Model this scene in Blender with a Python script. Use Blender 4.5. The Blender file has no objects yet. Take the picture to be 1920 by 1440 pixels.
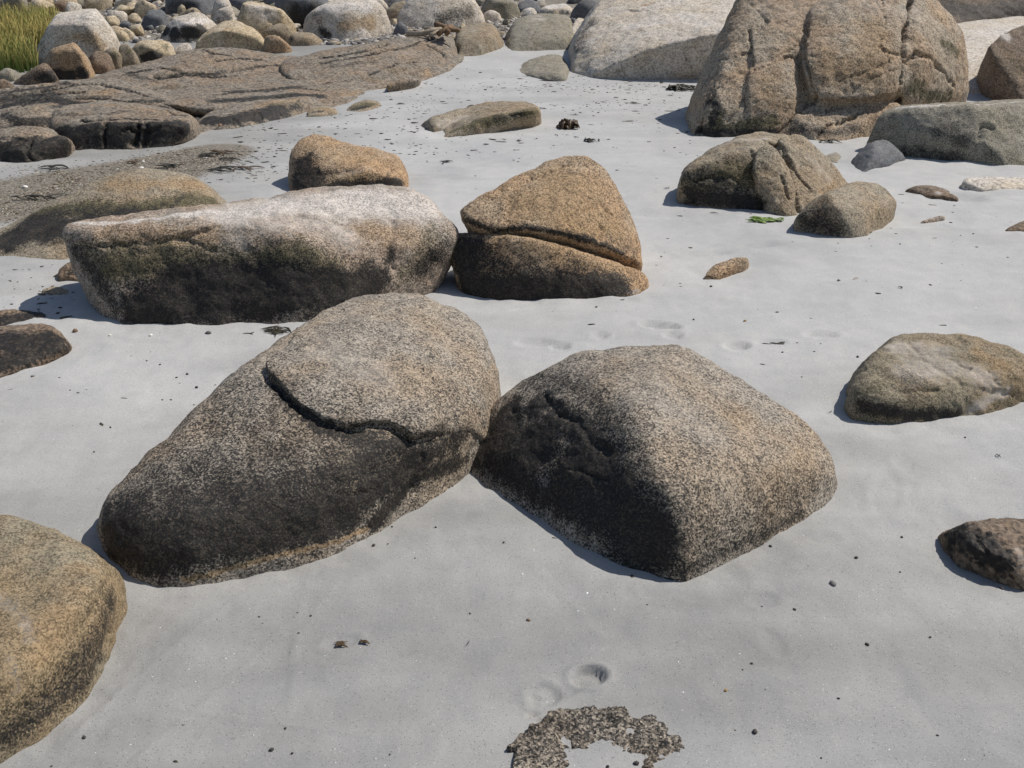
import bpy, bmesh, math, random, time
import numpy as np
from mathutils import Vector

# ---------------------------------------------------------------- camera, sky, sun, exposure
SC = bpy.context.scene
CAM_H, PITCH, FPX = 1.65, math.radians(25.0), 1875.0
cd = bpy.data.cameras.new('camera'); cam = bpy.data.objects.new('camera', cd)
SC.collection.objects.link(cam); SC.camera = cam
cam.location = (0, 0, CAM_H); cam.rotation_euler = (math.pi/2 - PITCH, 0, 0)
cd.sensor_fit = 'HORIZONTAL'; cd.sensor_width = 36.0; cd.lens = FPX/1920*36.0
cd.clip_start = 0.05; cd.clip_end = 2000

SUN_EL, SUN_AZ = math.radians(54), math.radians(70)      # azimuth clockwise from +Y (view direction)
sv = Vector((math.cos(SUN_EL)*math.sin(SUN_AZ), math.cos(SUN_EL)*math.cos(SUN_AZ), math.sin(SUN_EL)))
W = bpy.data.worlds.new('World'); SC.world = W; W.use_nodes = True
wn = W.node_tree.nodes; wl = W.node_tree.links
bg = wn['Background']; sky = wn.new('ShaderNodeTexSky')
sky.sky_type = 'NISHITA'; sky.sun_disc = False; sky.sun_elevation = SUN_EL; sky.sun_rotation = SUN_AZ
sky.air_density = 1.0; sky.dust_density = 1.0; sky.ozone_density = 1.0
wl.new(sky.outputs[0], bg.inputs[0]); bg.inputs[1].default_value = 0.09
sl = bpy.data.lights.new('sun', 'SUN'); sl.energy = 4.2; sl.angle = math.radians(0.53); sl.color = (1.0, 0.95, 0.88)
so = bpy.data.objects.new('sun', sl); SC.collection.objects.link(so)
so.rotation_euler = sv.to_track_quat('Z', 'Y').to_euler(); so.location = (6, 3, 8)
SC.view_settings.view_transform = 'Standard'; SC.view_settings.look = 'None'
SC.view_settings.gamma = 1.0; SC.view_settings.use_curve_mapping = False
SC.view_settings.exposure = 0.0
SC.cycles.use_denoising = True
SC.cycles.max_bounces = 5

# ---------------------------------------------------------------- numeric helpers
F32 = np.float32
_rs = np.random.RandomState(7)
_perm = _rs.permutation(256).astype(np.int32); _perm = np.concatenate([_perm, _perm, _perm])
_grad = _rs.normal(size=(256, 3)).astype(F32); _grad /= np.linalg.norm(_grad, axis=1)[:, None]

def perlin(p):
    p = np.asarray(p, F32); i = np.floor(p).astype(np.int32); f = p - i; i &= 255
    u = f*f*f*(f*(f*6-15)+10)
    out = None
    for dx in (0, 1):
        wx = u[:, 0] if dx else 1-u[:, 0]
        a = _perm[i[:, 0]+dx]
        for dy in (0, 1):
            wy = u[:, 1] if dy else 1-u[:, 1]
            b = _perm[a+i[:, 1]+dy]
            for dz in (0, 1):
                wz = u[:, 2] if dz else 1-u[:, 2]
                g = _grad[_perm[b+i[:, 2]+dz]]
                d = g[:, 0]*(f[:, 0]-dx)+g[:, 1]*(f[:, 1]-dy)+g[:, 2]*(f[:, 2]-dz)
                t = wx*wy*wz*d
                out = t if out is None else out+t
    return out*1.6

def fbm(p, octv=4, gain=0.5):
    s = 0; a = 1.0; q = np.asarray(p, F32)
    for o in range(octv):
        s = s+a*perlin(q+o*17.3); a *= gain; q = q*2.03
    return s

def smooth01(x):
    x = np.clip(x, 0, 1); return x*x*(3-2*x)

def softplus(x):
    return np.log1p(np.exp(np.clip(x, -30, 30)))

def g0(x, y):                                           # the lie of the beach: flat, then a bank rising inland
    s = 0.6
    return 0.10*(s*softplus((y-11.0)/s)-s*softplus((y-36.0)/s)) + 0*x

# picture ray through a photo pixel (1920 x 1440), used only to place things where the photo has them
CP, SP = math.cos(PITCH), math.sin(PITCH)
def ray(px, py):
    a = (px-960)/FPX; b = -(py-720)/FPX
    return np.array([a, CP+b*SP, -SP+b*CP])
def at_y(px, py, Y):
    d = ray(px, py); return np.array([0, 0, CAM_H])+d*(Y/d[1])
def at_h(px, py, h=0.0):
    d = ray(px, py); Y = 5.0
    if d[2] >= -1e-4: return at_y(px, py, 30)
    lo, hi = 0.3, 60.0
    for _ in range(60):
        m = 0.5*(lo+hi); z = CAM_H+d[2]*m/d[1]
        if z > float(g0(0.0, m))+h: lo = m
        else: hi = m
    return at_y(px, py, lo)
def project(P):
    q = P-np.array([0, 0, CAM_H]); zc = q[:, 1]*CP-q[:, 2]*SP
    yc = q[:, 1]*SP+q[:, 2]*CP
    return np.stack([960+FPX*q[:, 0]/zc, 720-FPX*yc/zc, zc], 1)

# ---------------------------------------------------------------- solids: rounded convex lumps, joined, meshed, roughened
def hull_planes(P):
    bm = bmesh.new()
    for p in P: bm.verts.new(p)
    bmesh.ops.convex_hull(bm, input=bm.verts)
    bm.normal_update()
    c = P.mean(0); N = []; D = []
    for f in bm.faces:
        a = f.calc_area()
        if a < 1e-9: continue
        n = np.array(f.normal); d = n@np.array(f.verts[0].co)
        if n@c > d: n, d = -n, -d
        N.append((a, n, d))
    bm.free()
    N.sort(key=lambda t: -t[0]); out = []
    for a, n, d in N:
        for o in out:
            if o[0]@n > 0.996 and abs(o[1]-d) < 0.01: o[1] = max(o[1], d); break
        else: out.append([n, d])
    return np.array([o[0] for o in out], F32), np.array([o[1] for o in out], F32)

class Lump:
    def __init__(s, pts, r=0.03, keep=None):
        pts = np.array(pts, float); c = pts.mean(0); P = pts.copy(); s.k = 1.4/r
        for it in range(5):
            s.N, s.D = hull_planes(P)
            if it == 4: break
            e = s(pts)
            v = pts-c; v /= np.linalg.norm(v, axis=1)[:, None]+1e-9
            P = P+v*np.clip(e, 0, r*1.5)[:, None]*0.9
        s.pts = pts; s.lo, s.hi = np.minimum(pts.min(0), P.min(0)), np.maximum(pts.max(0), P.max(0))
    def facet(s, seed, n, lo=.80, hi=.93):                # shave random flats off the lump
        r = np.random.RandomState(seed); pts = s.pts; c = pts.mean(0)
        for _ in range(n):
            v = r.normal(size=3); v[2] = abs(v[2])*.7; v /= np.linalg.norm(v); h = ((pts-c)@v).max()
            s.N = np.vstack([s.N, v.astype(F32)]); s.D = np.append(s.D, F32(c@v+h*r.uniform(lo, hi)))
        return s
    def __call__(s, X):
        X = np.asarray(X, F32); out = np.empty(len(X), F32)
        for i in range(0, len(X), 120000):
            G = X[i:i+120000]@s.N.T-s.D
            m = G.max(1)
            G -= m[:, None]; G *= s.k; np.maximum(G, -30, out=G); np.exp(G, out=G)
            out[i:i+120000] = m+np.log(G.sum(1))/s.k
        return out

def smin(a, b, k):
    h = np.clip(0.5+0.5*(b-a)/k, 0, 1); return b+(a-b)*h-k*h*(1-h)

def surface_nets(f, lo, hi, c):
    n = np.maximum(((hi-lo)/c).astype(int)+2, 4)
    ax = [lo[d]+c*np.arange(n[d]) for d in range(3)]
    G = np.stack(np.meshgrid(*ax, indexing='ij'), -1).reshape(-1, 3).astype(F32)
    V = f(G).reshape(n); S = V < 0
    cs = np.zeros(n-1, np.int8)
    for dx in (0, 1):
        for dy in (0, 1):
            for dz in (0, 1): cs += S[dx:n[0]-1+dx, dy:n[1]-1+dy, dz:n[2]-1+dz]
    act = (cs > 0) & (cs < 8); idx = -np.ones(n-1, np.int32); ijk = np.argwhere(act)
    idx[act] = np.arange(len(ijk))
    acc = np.zeros((len(ijk), 3)); cnt = np.zeros(len(ijk))
    for d in range(3):
        o = [e for e in range(3) if e != d]
        for a in (0, 1):
            for b in (0, 1):
                p0 = ijk.copy(); p0[:, o[0]] += a; p0[:, o[1]] += b; p1 = p0.copy(); p1[:, d] += 1
                v0 = V[tuple(p0.T)]; v1 = V[tuple(p1.T)]; m = (v0 < 0) != (v1 < 0)
                t = v0[m]/(v0[m]-v1[m]); q = p0[m].astype(float); q[:, d] += t
                acc[m] += q; cnt[m] += 1
    verts = lo+c*acc/cnt[:, None]; quads = []
    for d in range(3):
        o = [(1, 2), (2, 0), (0, 1)][d]
        sl0 = [slice(None)]*3; sl1 = [slice(None)]*3
        sl0[d] = slice(0, n[d]-1); sl1[d] = slice(1, n[d])
        A = S[tuple(sl0)]; B = S[tuple(sl1)]; ch = A != B
        e = np.argwhere(ch); fl = A[ch]
        ok = (e[:, o[0]] > 0) & (e[:, o[1]] > 0) & (e[:, o[0]] < n[o[0]]-1) & (e[:, o[1]] < n[o[1]]-1)
        e = e[ok]; fl = fl[ok]
        def cell(u, v):
            q = e.copy(); q[:, o[0]] -= u; q[:, o[1]] -= v; return idx[tuple(q.T)]
        Q = np.stack([cell(1, 1), cell(0, 1), cell(0, 0), cell(1, 0)], 1)
        Q[~fl] = Q[~fl][:, ::-1]; quads.append(Q)
    Q = np.concatenate(quads); Q = Q[(Q >= 0).all(1)]
    return verts.astype(F32), Q

def subdivide(V, Q):
    E = np.stack([Q, np.roll(Q, -1, 1)], -1).reshape(-1, 2); Es = np.sort(E, 1)
    key = Es[:, 0].astype(np.int64)*len(V)+Es[:, 1]
    u, first, inv = np.unique(key, return_index=True, return_inverse=True)
    mid = (V[Es[first, 0]]+V[Es[first, 1]])*0.5; cen = V[Q].mean(1)
    n = len(V); inv = inv.reshape(-1, 4)+n; fc = n+len(mid)+np.arange(len(Q))
    NQ = np.concatenate([np.stack([Q[:, k], inv[:, k], fc, inv[:, k-1]], 1) for k in range(4)])
    return np.concatenate([V, mid, cen]).astype(F32), NQ

def grad(f, V, e):
    g = np.empty_like(V)
    for d in range(3):
        o = np.zeros(3, F32); o[d] = e; g[:, d] = (f(V+o)-f(V-o))/(2*e)
    return g

def project_on(f, V, e, it=2):
    for _ in range(it):
        v = f(V); g = grad(f, V, e); V = V-g*(np.clip(v, -4*e, 4*e)/np.maximum((g*g).sum(1), .05))[:, None]
    return V

def vnormals(V, Q):
    n = np.cross(V[Q[:, 2]]-V[Q[:, 0]], V[Q[:, 3]]-V[Q[:, 1]]); o = np.empty_like(V)
    for d in range(3): o[:, d] = sum(np.bincount(Q[:, k], n[:, d], len(V)) for k in range(4))
    return o/(np.linalg.norm(o, axis=1)[:, None]+1e-12)

def prune(V, Q, mask):
    keep = mask[Q].any(1); Q = Q[keep]; u = np.unique(Q); r = np.zeros(len(V), np.int32); r[u] = np.arange(len(u))
    return V[u], r[Q], u

def mesh_obj(name, V, Q, mat, parent=None, loc=(0, 0, 0), smooth=True):
    me = bpy.data.meshes.new(name); V = np.asarray(V, F32)-np.array(loc, F32)
    Q = np.asarray(Q, np.int32); k = Q.shape[1]
    me.vertices.add(len(V)); me.vertices.foreach_set('co', V.ravel())
    me.loops.add(Q.size); me.loops.foreach_set('vertex_index', Q.ravel())
    me.polygons.add(len(Q)); me.polygons.foreach_set('loop_start', np.arange(0, Q.size, k, dtype=np.int32))
    me.polygons.foreach_set('loop_total', np.full(len(Q), k, np.int32))
    me.update(calc_edges=True)
    if smooth: me.polygons.foreach_set('use_smooth', np.ones(len(Q), bool))
    me.materials.append(mat)
    o = bpy.data.objects.new(name, me); SC.collection.objects.link(o); o.location = loc
    if parent: o.parent = parent; o.location = Vector(loc)-parent.location
    return o
def set_attr(o, name, arr):
    a = o.data.attributes.new(name, 'FLOAT_COLOR', 'POINT'); a.data.foreach_set('color', np.asarray(arr, F32).ravel())
def tag(o, label=None, cat=None, group=None, kind=None):
    if label: o['label'] = label
    if cat: o['category'] = cat
    if group: o['group'] = group
    if kind: o['kind'] = kind
    return o
def empty(name, loc):
    o = bpy.data.objects.new(name, None); SC.collection.objects.link(o); o.location = loc; o.empty_display_size = .1
    return o

G = None
BASES = []                                              # contact lines, for the scour in the sand
def lump_pts(spec, Y0, mode='t', back=0.4, sink=0.22, flare=0.0):
    vis = []; deep = []
    gp = [at_h(s_[0], s_[1]) for s_ in spec if s_[2] is None]; gc = np.mean(gp, 0)+np.array([0, .3*back, 0]) if gp else None
    for px, py, v, *flag in spec:
        if v is None:
            p = at_h(px, py); vis.append(p); q = p.copy(); q[2] -= sink; e_ = (p-gc)[:2]; q[:2] += (flag[0] if flag else flare)*e_/(np.linalg.norm(e_)+1e-9); deep.append(q); BASES.append(p)
        else:
            p = at_h(px, py, v) if mode == 'h' else at_y(px, py, Y0+v)
            vis.append(p)
            if flag: continue                           # an overhanging corner: nothing under or behind it
            q = p.copy(); q[1] += back; q[2] = float(g0(0, q[1]))-sink; q[0] *= q[1]/p[1]*.5+.5; deep.append(q)
            m = p.copy(); m[1] += .55*back; zg = float(g0(0, m[1]))
            zr = CAM_H+(p[2]-CAM_H)*m[1]/p[1]
            m[2] = min(.6*p[2]+.4*zg, zr-.02); m[0] *= (m[1]/p[1]*.5+.5); deep.append(m)
    return np.array(vis+deep)

def pick(V, scr, px, py, tol):
    d2 = (scr[:, 0]-px)**2+(scr[:, 1]-py)**2
    m = d2 < tol*tol
    if not m.any(): return V[int(d2.argmin())]
    i = np.nonzero(m)[0]; z = scr[i, 2]; i = i[z < z.min()+.04*z.min()]
    return V[i[int(d2[i].argmin())]]

def densify(pl, step=4.0):
    out = []
    for (x0, y0), (x1, y1) in zip(pl[:-1], pl[1:]):
        n = max(1, int(math.hypot(x1-x0, y1-y0)/step))
        out += [(x0+(x1-x0)*i/n, y0+(y1-y0)*i/n) for i in range(n)]
    return out+[pl[-1]]

def near_dist(V, P, R):
    P = np.asarray(P, F32); d = np.full(len(V), 9e9, F32)
    m = ((V > P.min(0)-R) & (V < P.max(0)+R)).all(1); i = np.nonzero(m)[0]
    for a in range(0, len(i), 20000):
        X = V[i[a:a+20000]]
        D = (X*X).sum(1)[:, None]+(P*P).sum(1)[None]-2*X@P.T
        d[i[a:a+20000]] = np.sqrt(np.maximum(D.min(1), 0))
    return d

SEED = [0]; TIMES = False; T0 = [time.time()]
def solid(name, f, lo, hi, mat, Y, parent=None, cracks=(), stains=(), rough=1.0, sub=2, res=1.0, base=None, big=1.0, clip=True, chips=0.0, loc=None):
    """mesh the solid f<0, project, carve cracks, roughen, stain"""
    SEED[0] += 1; sd = SEED[0]*5.37
    e = Y*0.0021*res; c = e*(2**sub)
    lo = np.array(lo)-2.2*c; hi = np.array(hi)+2.2*c
    zmin = min(float(g0(0, lo[1])), float(g0(0, hi[1])))-.10-c
    if clip: lo[2] = max(lo[2], zmin)
    V, Q = surface_nets(f, lo, hi, c)
    V = project_on(f, V, c*.5, 2)
    if clip: V, Q, _ = prune(V, Q, V[:, 2] > g0(V[:, 0], V[:, 1])-.07)
    for s in range(sub):
        V, Q = subdivide(V, Q); n_ = vnormals(V, Q); v_ = f(V); w_ = f(V+n_*(c*.2))
        V = V-n_*(np.clip(v_, -c, c)/np.clip((w_-v_)/(c*.2), .4, 2))[:, None]
    N = vnormals(V, Q)
    L = float(np.linalg.norm(hi-lo))*.5; L = min(L, 1.2)
    q = V+sd
    h = .013*L*big*fbm(q/(.42*L), 3, .5)
    m = fbm(q/(.10*L), 3, .55)
    h += .0065*L*rough*m
    h -= .006*L*rough*np.maximum(0, .25-np.abs(perlin(q/(.2*L)+9.1)))*2       # shallow creases
    h += .0012*rough*Y/3*fbm(q/(.011*Y/3), 2, .6)
    if chips: h -= chips*smooth01((perlin(q/(.12*L)+31.)-.15)*5)
    scr = project(V); fp = FPX/Y
    ws = .035*Y/3; wb_ = np.stack([fbm(q/ws, 3), fbm(q/ws+5, 3), fbm(q/ws+11, 3)], 1)
    for cr in cracks:
        pl, w, dep = cr[:3]
        pl = densify(pl); P = np.array([pick(V, scr, a, b, 3.5) for a, b in pl])
        w_ = w/fp; d = near_dist(V+(.25*w_+.12*ws)*wb_, P, w_*3+.3*ws)
        lf = perlin(V/(.09*Y/3)+sd*2); wv = w_*np.clip(1+1.1*lf, .45, 2.2)
        h -= dep/fp*np.exp(-(d/wv)**2*1.2)*np.clip(1+1.0*perlin(V/(.13*Y/3)+3), .25, 1.8)
    col = np.zeros((len(V), 4), F32)
    for ch, st, r, pts in stains:
        pts = densify(pts, r*.4) if len(pts) > 1 else pts
        P = np.array([pick(V, scr, a, b, 6) for a, b in pts]); R = r/fp
        d = near_dist(V+min(.3*R, .6*ws)*wb_, P, R*1.5)
        k = st*(1-smooth01((d/R-.15)/1.15)); i = 'kgpo'.index(ch)
        col[:, i] = np.where(k > col[:, i], k, col[:, i]) if st > 0 else np.clip(col[:, i]+k, 0, 1)
    V = V+N*h[:, None]
    if loc is None:
        loc = ((lo[0]+hi[0])/2, (lo[1]+hi[1])/2, float(g0(0, (lo[1]+hi[1])/2)))
    if TIMES: print('T', name, len(Q), round(time.time()-T0[0], 2)); T0[0] = time.time()
    o = mesh_obj(name, V, Q, mat, parent, tuple(float(v) for v in loc)); set_attr(o, 'stain', col)
    return o

def union(lumps, k):
    def f(X):
        v = lumps[0](X)
        for l in lumps[1:]: v = smin(v, l(X), k)
        return v
    return f
def bounds(lumps):
    return np.min([l.lo for l in lumps], 0), np.max([l.hi for l in lumps], 0)

def rock(name, label, cat, mat, specs, y0=None, mode='t', r=.03, back=.4, flare=0.0, facets=0, k=.02, parent=None, group=None, cut=None, **kw):
    Y0 = at_h(960, y0)[1] if y0 else None
    L = []
    for sp in specs:
        b, rr = back, r
        md = sp.get('mode', mode) if isinstance(sp, dict) else mode
        if isinstance(sp, dict): b = sp.get('back', back); rr = sp.get('r', r); sp = sp['p']
        L.append(Lump(lump_pts(sp, Y0, md, b, flare=flare), rr*.55))
    if facets:
        for i_, l_ in enumerate(L): l_.facet(SEED[0]*7+i_, facets, .86, .965)
    f = union(L, k); lo, hi = bounds(L)
    if cut is not None:
        f0 = f; f = lambda X: cut(X, f0(X))
    Y = Y0 if Y0 else min(at_h(p[0], p[1])[1] for s in specs for p in (s['p'] if isinstance(s, dict) else s) if p[2] is None)
    o = solid(name, f, lo, hi, mat, Y, parent=parent, **kw)
    if parent is None: tag(o, label, cat, group)
    elif label: o['label'] = label
    o_f[o.name] = (f, lo, hi, Y)
    return o
o_f = {}

# ---------------------------------------------------------------- materials
def nd(nt, t, **kw):
    n = nt.nodes.new(t)
    for k_, v in kw.items(): setattr(n, k_, v)
    return n
def mathn(nt, op, a, b=None, c=None, clamp=False):
    n = nd(nt, 'ShaderNodeMath', operation=op); n.use_clamp = clamp
    for i, v in enumerate((a, b, c)):
        if v is None: continue
        if isinstance(v, (int, float)): n.inputs[i].default_value = v
        else: nt.links.new(v, n.inputs[i])
    return n.outputs[0]
def mix(nt, fac, a, b, blend='MIX'):
    n = nd(nt, 'ShaderNodeMix', data_type='RGBA', blend_type=blend)
    for i, v in ((0, fac), (6, a), (7, b)):
        if isinstance(v, (int, float)): n.inputs[i].default_value = v
        elif isinstance(v, tuple): n.inputs[i].default_value = (*v, 1)
        else: nt.links.new(v, n.inputs[i])
    return n.outputs[2]
def noise(nt, vec, scale, detail=3, rough=.55, dist=0.0):
    n = nd(nt, 'ShaderNodeTexNoise'); n.inputs['Scale'].default_value = scale; n.inputs['Detail'].default_value = detail
    n.inputs['Roughness'].default_value = rough; n.inputs['Distortion'].default_value = dist
    nt.links.new(vec, n.inputs['Vector']); return n
def ramp(nt, fac, stops, interp='LINEAR'):
    n = nd(nt, 'ShaderNodeValToRGB'); n.color_ramp.interpolation = interp; el = n.color_ramp.elements
    while len(el) < len(stops): el.new(.5)
    for e_, (p, c_) in zip(el, stops): e_.position = p; e_.color = (*c_, 1)
    nt.links.new(fac, n.inputs[0]); return n.outputs[0]
def remap(nt, v, a, b):
    n = nd(nt, 'ShaderNodeMapRange'); n.interpolation_type = 'SMOOTHSTEP'
    nt.links.new(v, n.inputs[0]); n.inputs[1].default_value = a; n.inputs[2].default_value = b; return n.outputs[0]

def granite(name, light, mid, dark, tint, grain=130., contrast=1.0, bump=.5, pale=(.74, .68, .62), ochre=(.335, .221, .115), black=(.011, .010, .009), green=(.075, .068, .03), vein=0.0, gloss=.14):
    m = bpy.data.materials.new(name); m.use_nodes = True; nt = m.node_tree; B = nt.nodes['Principled BSDF']
    tc = nd(nt, 'ShaderNodeTexCoord').outputs['Object']
    at = nd(nt, 'ShaderNodeAttribute', attribute_name='stain'); sp = nd(nt, 'ShaderNodeSeparateColor'); nt.links.new(at.outputs['Color'], sp.inputs[0])
    K, Gn, Pl, Oc = sp.outputs[0], sp.outputs[1], sp.outputs[2], at.outputs['Alpha']
    vo = nd(nt, 'ShaderNodeTexVoronoi'); vo.inputs['Scale'].default_value = grain; nt.links.new(tc, vo.inputs['Vector'])
    wob = noise(nt, tc, grain*.8, 2)
    sc2 = nd(nt, 'ShaderNodeSeparateColor'); nt.links.new(vo.outputs['Color'], sc2.inputs[0]); cr = sc2.outputs[0]
    n_big = noise(nt, tc, 3.1, 4, .6).outputs[0]; n_mid = noise(nt, tc, 17., 5, .62).outputs[0]; n_pat = noise(nt, tc, 6.5, 6, .65).outputs[0]; n_fine = noise(nt, tc, grain*1.1, 3, .75).outputs[0]
    g = mathn(nt, 'ADD', mathn(nt, 'MULTIPLY', cr, .62*contrast), mathn(nt, 'MULTIPLY', n_fine, .75))
    g = mathn(nt, 'ADD', g, mathn(nt, 'MULTIPLY', mathn(nt, 'SUBTRACT', n_mid, .5), .55))
    g = mathn(nt, 'SUBTRACT', g, .31*contrast-.12)
    mixl = tuple(.5*(a+b) for a, b in zip(light, mid))
    base = ramp(nt, g, [(.18, dark), (.38, tuple(.55*a+.45*b for a, b in zip(mid, dark))), (.52, mid), (.68, mixl), (.88, light)])
    tm = remap(nt, n_big, .38, .66)
    base = mix(nt, tm, base, mix(nt, 1.0, base, tint, 'MULTIPLY'))
    # pale bleached skin and painted lit edges, ochre film, green slime, black tide-line lichen and painted shade; all break up along the crystals
    def edge(v, amt, a, b):
        s = mathn(nt, 'ADD', v, mathn(nt, 'MULTIPLY', mathn(nt, 'SUBTRACT', n_mid, .5), amt))
        s = mathn(nt, 'ADD', s, mathn(nt, 'MULTIPLY', mathn(nt, 'SUBTRACT', g, .5), -.5))
        s = mathn(nt, 'ADD', s, mathn(nt, 'MULTIPLY', mathn(nt, 'SUBTRACT', n_pat, .5), amt*.6))
        s = mathn(nt, 'MULTIPLY', s, remap(nt, v, 0.0, .15))
        return remap(nt, s, a, b)
    pm = edge(Pl, .5, .2, .8)
    pcol = mix(nt, remap(nt, g, .22, .72), tuple(.45*v for v in pale), pale)
    base = mix(nt, mathn(nt, 'MULTIPLY', pm, .8), base, pcol)
    om = edge(Oc, .6, .15, .85)
    base = mix(nt, mathn(nt, 'MULTIPLY', om, .75), base, mix(nt, remap(nt, g, .15, .75), tuple(.35*v for v in ochre), tuple(1.25*v for v in ochre)))
    gm = edge(Gn, .8, .15, .85)
    base = mix(nt, mathn(nt, 'MULTIPLY', gm, .85), base, mix(nt, remap(nt, g, .15, .85), tuple(.3*v for v in green), tuple(1.5*v for v in green)))
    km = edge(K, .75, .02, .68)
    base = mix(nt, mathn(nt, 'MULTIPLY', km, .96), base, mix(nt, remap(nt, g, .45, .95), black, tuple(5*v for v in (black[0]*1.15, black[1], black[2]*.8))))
    nt.links.new(base, B.inputs['Base Color'])
    rg = mathn(nt, 'SUBTRACT', .82, mathn(nt, 'MULTIPLY', km, gloss)); nt.links.new(rg, B.inputs['Roughness'])
    B.inputs['Specular IOR Level'].default_value = .35
    hb = mathn(nt, 'ADD', mathn(nt, 'MULTIPLY', cr, .5), mathn(nt, 'MULTIPLY', n_fine, 1.0))
    bp = nd(nt, 'ShaderNodeBump'); bp.inputs['Strength'].default_value = bump; bp.inputs['Distance'].default_value = .55/grain
    nt.links.new(hb, bp.inputs['Height'])
    bp2 = nd(nt, 'ShaderNodeBump'); bp2.inputs['Strength'].default_value = bump*.8; bp2.inputs['Distance'].default_value = .01
    nt.links.new(noise(nt, tc, 38., 5, .65).outputs[0], bp2.inputs['Height']); nt.links.new(bp.outputs[0], bp2.inputs['Normal'])
    nt.links.new(bp2.outputs[0], B.inputs['Normal'])
    return m

def plain(name, col, rough=.8, spec=.3, var=.0, scale=30., attr=None):
    m = bpy.data.materials.new(name); m.use_nodes = True; nt = m.node_tree; B = nt.nodes['Principled BSDF']
    B.inputs['Roughness'].default_value = rough; B.inputs['Specular IOR Level'].default_value = spec
    tc = nd(nt, 'ShaderNodeTexCoord').outputs['Object']
    n = noise(nt, tc, scale, 4).outputs[0]
    if attr:
        a = nd(nt, 'ShaderNodeAttribute', attribute_name=attr).outputs['Color']
        c = mix(nt, 1.0, a, ramp(nt, n, [(.3, (1-var,)*3), (.7, (1+var,)*3)]), 'MULTIPLY')
    else:
        c = ramp(nt, n, [(.3, tuple(v*(1-var) for v in col)), (.7, tuple(v*(1+var) for v in col))])
    nt.links.new(c, B.inputs['Base Color'])
    return m

M = {}
M['coarse'] = granite('coarse_granite', (.52, .455, .37), (.295, .255, .205), (.045, .042, .04), (1.03, .93, .82), 215., 1.0, .9)
M['pink'] = granite('pink_granite', (.56, .475, .39), (.31, .26, .205), (.06, .05, .045), (1.04, .92, .83), 190., .9, .7)
M['grey'] = granite('grey_granite', (.42, .385, .315), (.26, .235, .185), (.07, .064, .052), (.98, .95, .88), 170., .75, .6)
M['tan'] = granite('tan_granite', (.45, .385, .285), (.28, .235, .17), (.07, .06, .046), (1.04, .93, .82), 160., .8, .7)
M['gold'] = granite('gold_granite', (.58, .44, .295), (.35, .257, .168), (.06, .048, .034), (1.06, .92, .78), 170., .9, .8)
M['drab'] = granite('drab_granite', (.37, .315, .22), (.235, .20, .138), (.06, .052, .034), (1.08, .93, .78), 240., .8, .6)
M['cliff'] = granite('cliff_granite', (.56, .47, .365), (.36, .295, .215), (.075, .06, .046), (1.06, .92, .80), 120., .8, .8)
M['pale'] = granite('pale_granite', (.72, .66, .575), (.54, .485, .415), (.18, .16, .135), (.97, .92, .84), 70., .6, .5)
M['cream'] = granite('cream_granite', (.62, .54, .40), (.47, .385, .27), (.17, .14, .10), (1.0, .95, .85), 60., .55, .4)
M['slate'] = granite('grey_slate', (.22, .22, .22), (.15, .15, .152), (.06, .06, .06), (.95, .97, 1.0), 90., .45, .4)
M['ledge'] = granite('ledge_rock', (.36, .31, .245), (.215, .185, .147), (.05, .046, .04), (1.06, .93, .82), 60., .65, .6)
M['brown'] = granite('brown_rock', (.29, .225, .165), (.18, .135, .097), (.05, .04, .032), (1.05, .95, .85), 90., .75, .6)
# ---------------------------------------------------------------- the boulders on the sand
# left-centre whaleback with its exfoliated slab
wb = dict(k=.03, r=.075, back=.35, mode='h')
body = empty('boulder', tuple(at_h(520, 900)))
rock('boulder_body', None, None, M['coarse'], [[
    (330,1093,None),(385,1084,None),(470,1063,None),(545,1046,None),(640,1022,None),(690,1001,None),(735,956,None),(785,903,None),(865,873,None),(888,852,None),
    (190,985,.06),(195,945,.12),(215,910,.17),(250,1062,.03),(300,830,.24),(400,736,.30),(500,655,.33),(560,612,.335),(640,581,.335),(720,566,.33),(800,568,.32),
    (868,594,.295),(903,638,.25),(914,684,.195),(907,742,.13),(893,815,.04),
    (280,960,.17),(430,935,.2),(600,905,.205),(720,850,.20),(600,700,.345),(560,800,.285),(700,770,.285),(800,790,.235),(850,775,.215),(380,820,.25),(800,690,.3)]], parent=body, sub=2, **wb,
   cracks=[([(490,690),(500,712),(520,732),(545,756),(572,782),(600,797),(640,808),(672,807)],7,12),([(700,802),(728,804),(748,815),(768,827),(795,831),(820,826),(843,812)],5,8),([(780,915),(788,885),(794,862)],16,12),([(600,915),(650,930),(690,925)],7,4)],
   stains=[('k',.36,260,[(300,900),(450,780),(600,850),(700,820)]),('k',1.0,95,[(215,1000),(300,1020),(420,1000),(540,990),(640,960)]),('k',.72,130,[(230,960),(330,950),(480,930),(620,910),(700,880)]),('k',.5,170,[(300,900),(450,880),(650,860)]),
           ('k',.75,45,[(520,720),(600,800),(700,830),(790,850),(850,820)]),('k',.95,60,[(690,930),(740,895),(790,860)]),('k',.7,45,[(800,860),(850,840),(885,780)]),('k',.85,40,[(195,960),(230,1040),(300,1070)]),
           ('p',.25,60,[(690,830),(740,835)]),('o',.35,100,[(560,720),(620,850),(480,830)]),('k',.3,70,[(330,810),(450,700)]),
           ('k',-1.0,8,[(345,1088),(400,1076),(470,1058),(545,1040),(640,1016),(690,993),(735,950)]),('o',1.0,11,[(345,1086),(400,1075),(470,1056),(545,1038),(640,1014),(690,992),(735,950)]),
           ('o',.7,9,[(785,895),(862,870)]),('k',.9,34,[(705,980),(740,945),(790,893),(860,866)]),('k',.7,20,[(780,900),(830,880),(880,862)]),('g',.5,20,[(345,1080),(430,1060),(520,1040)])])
f_body = o_f['boulder_body'][0]
bo = bpy.data.objects['boulder_body']
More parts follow.
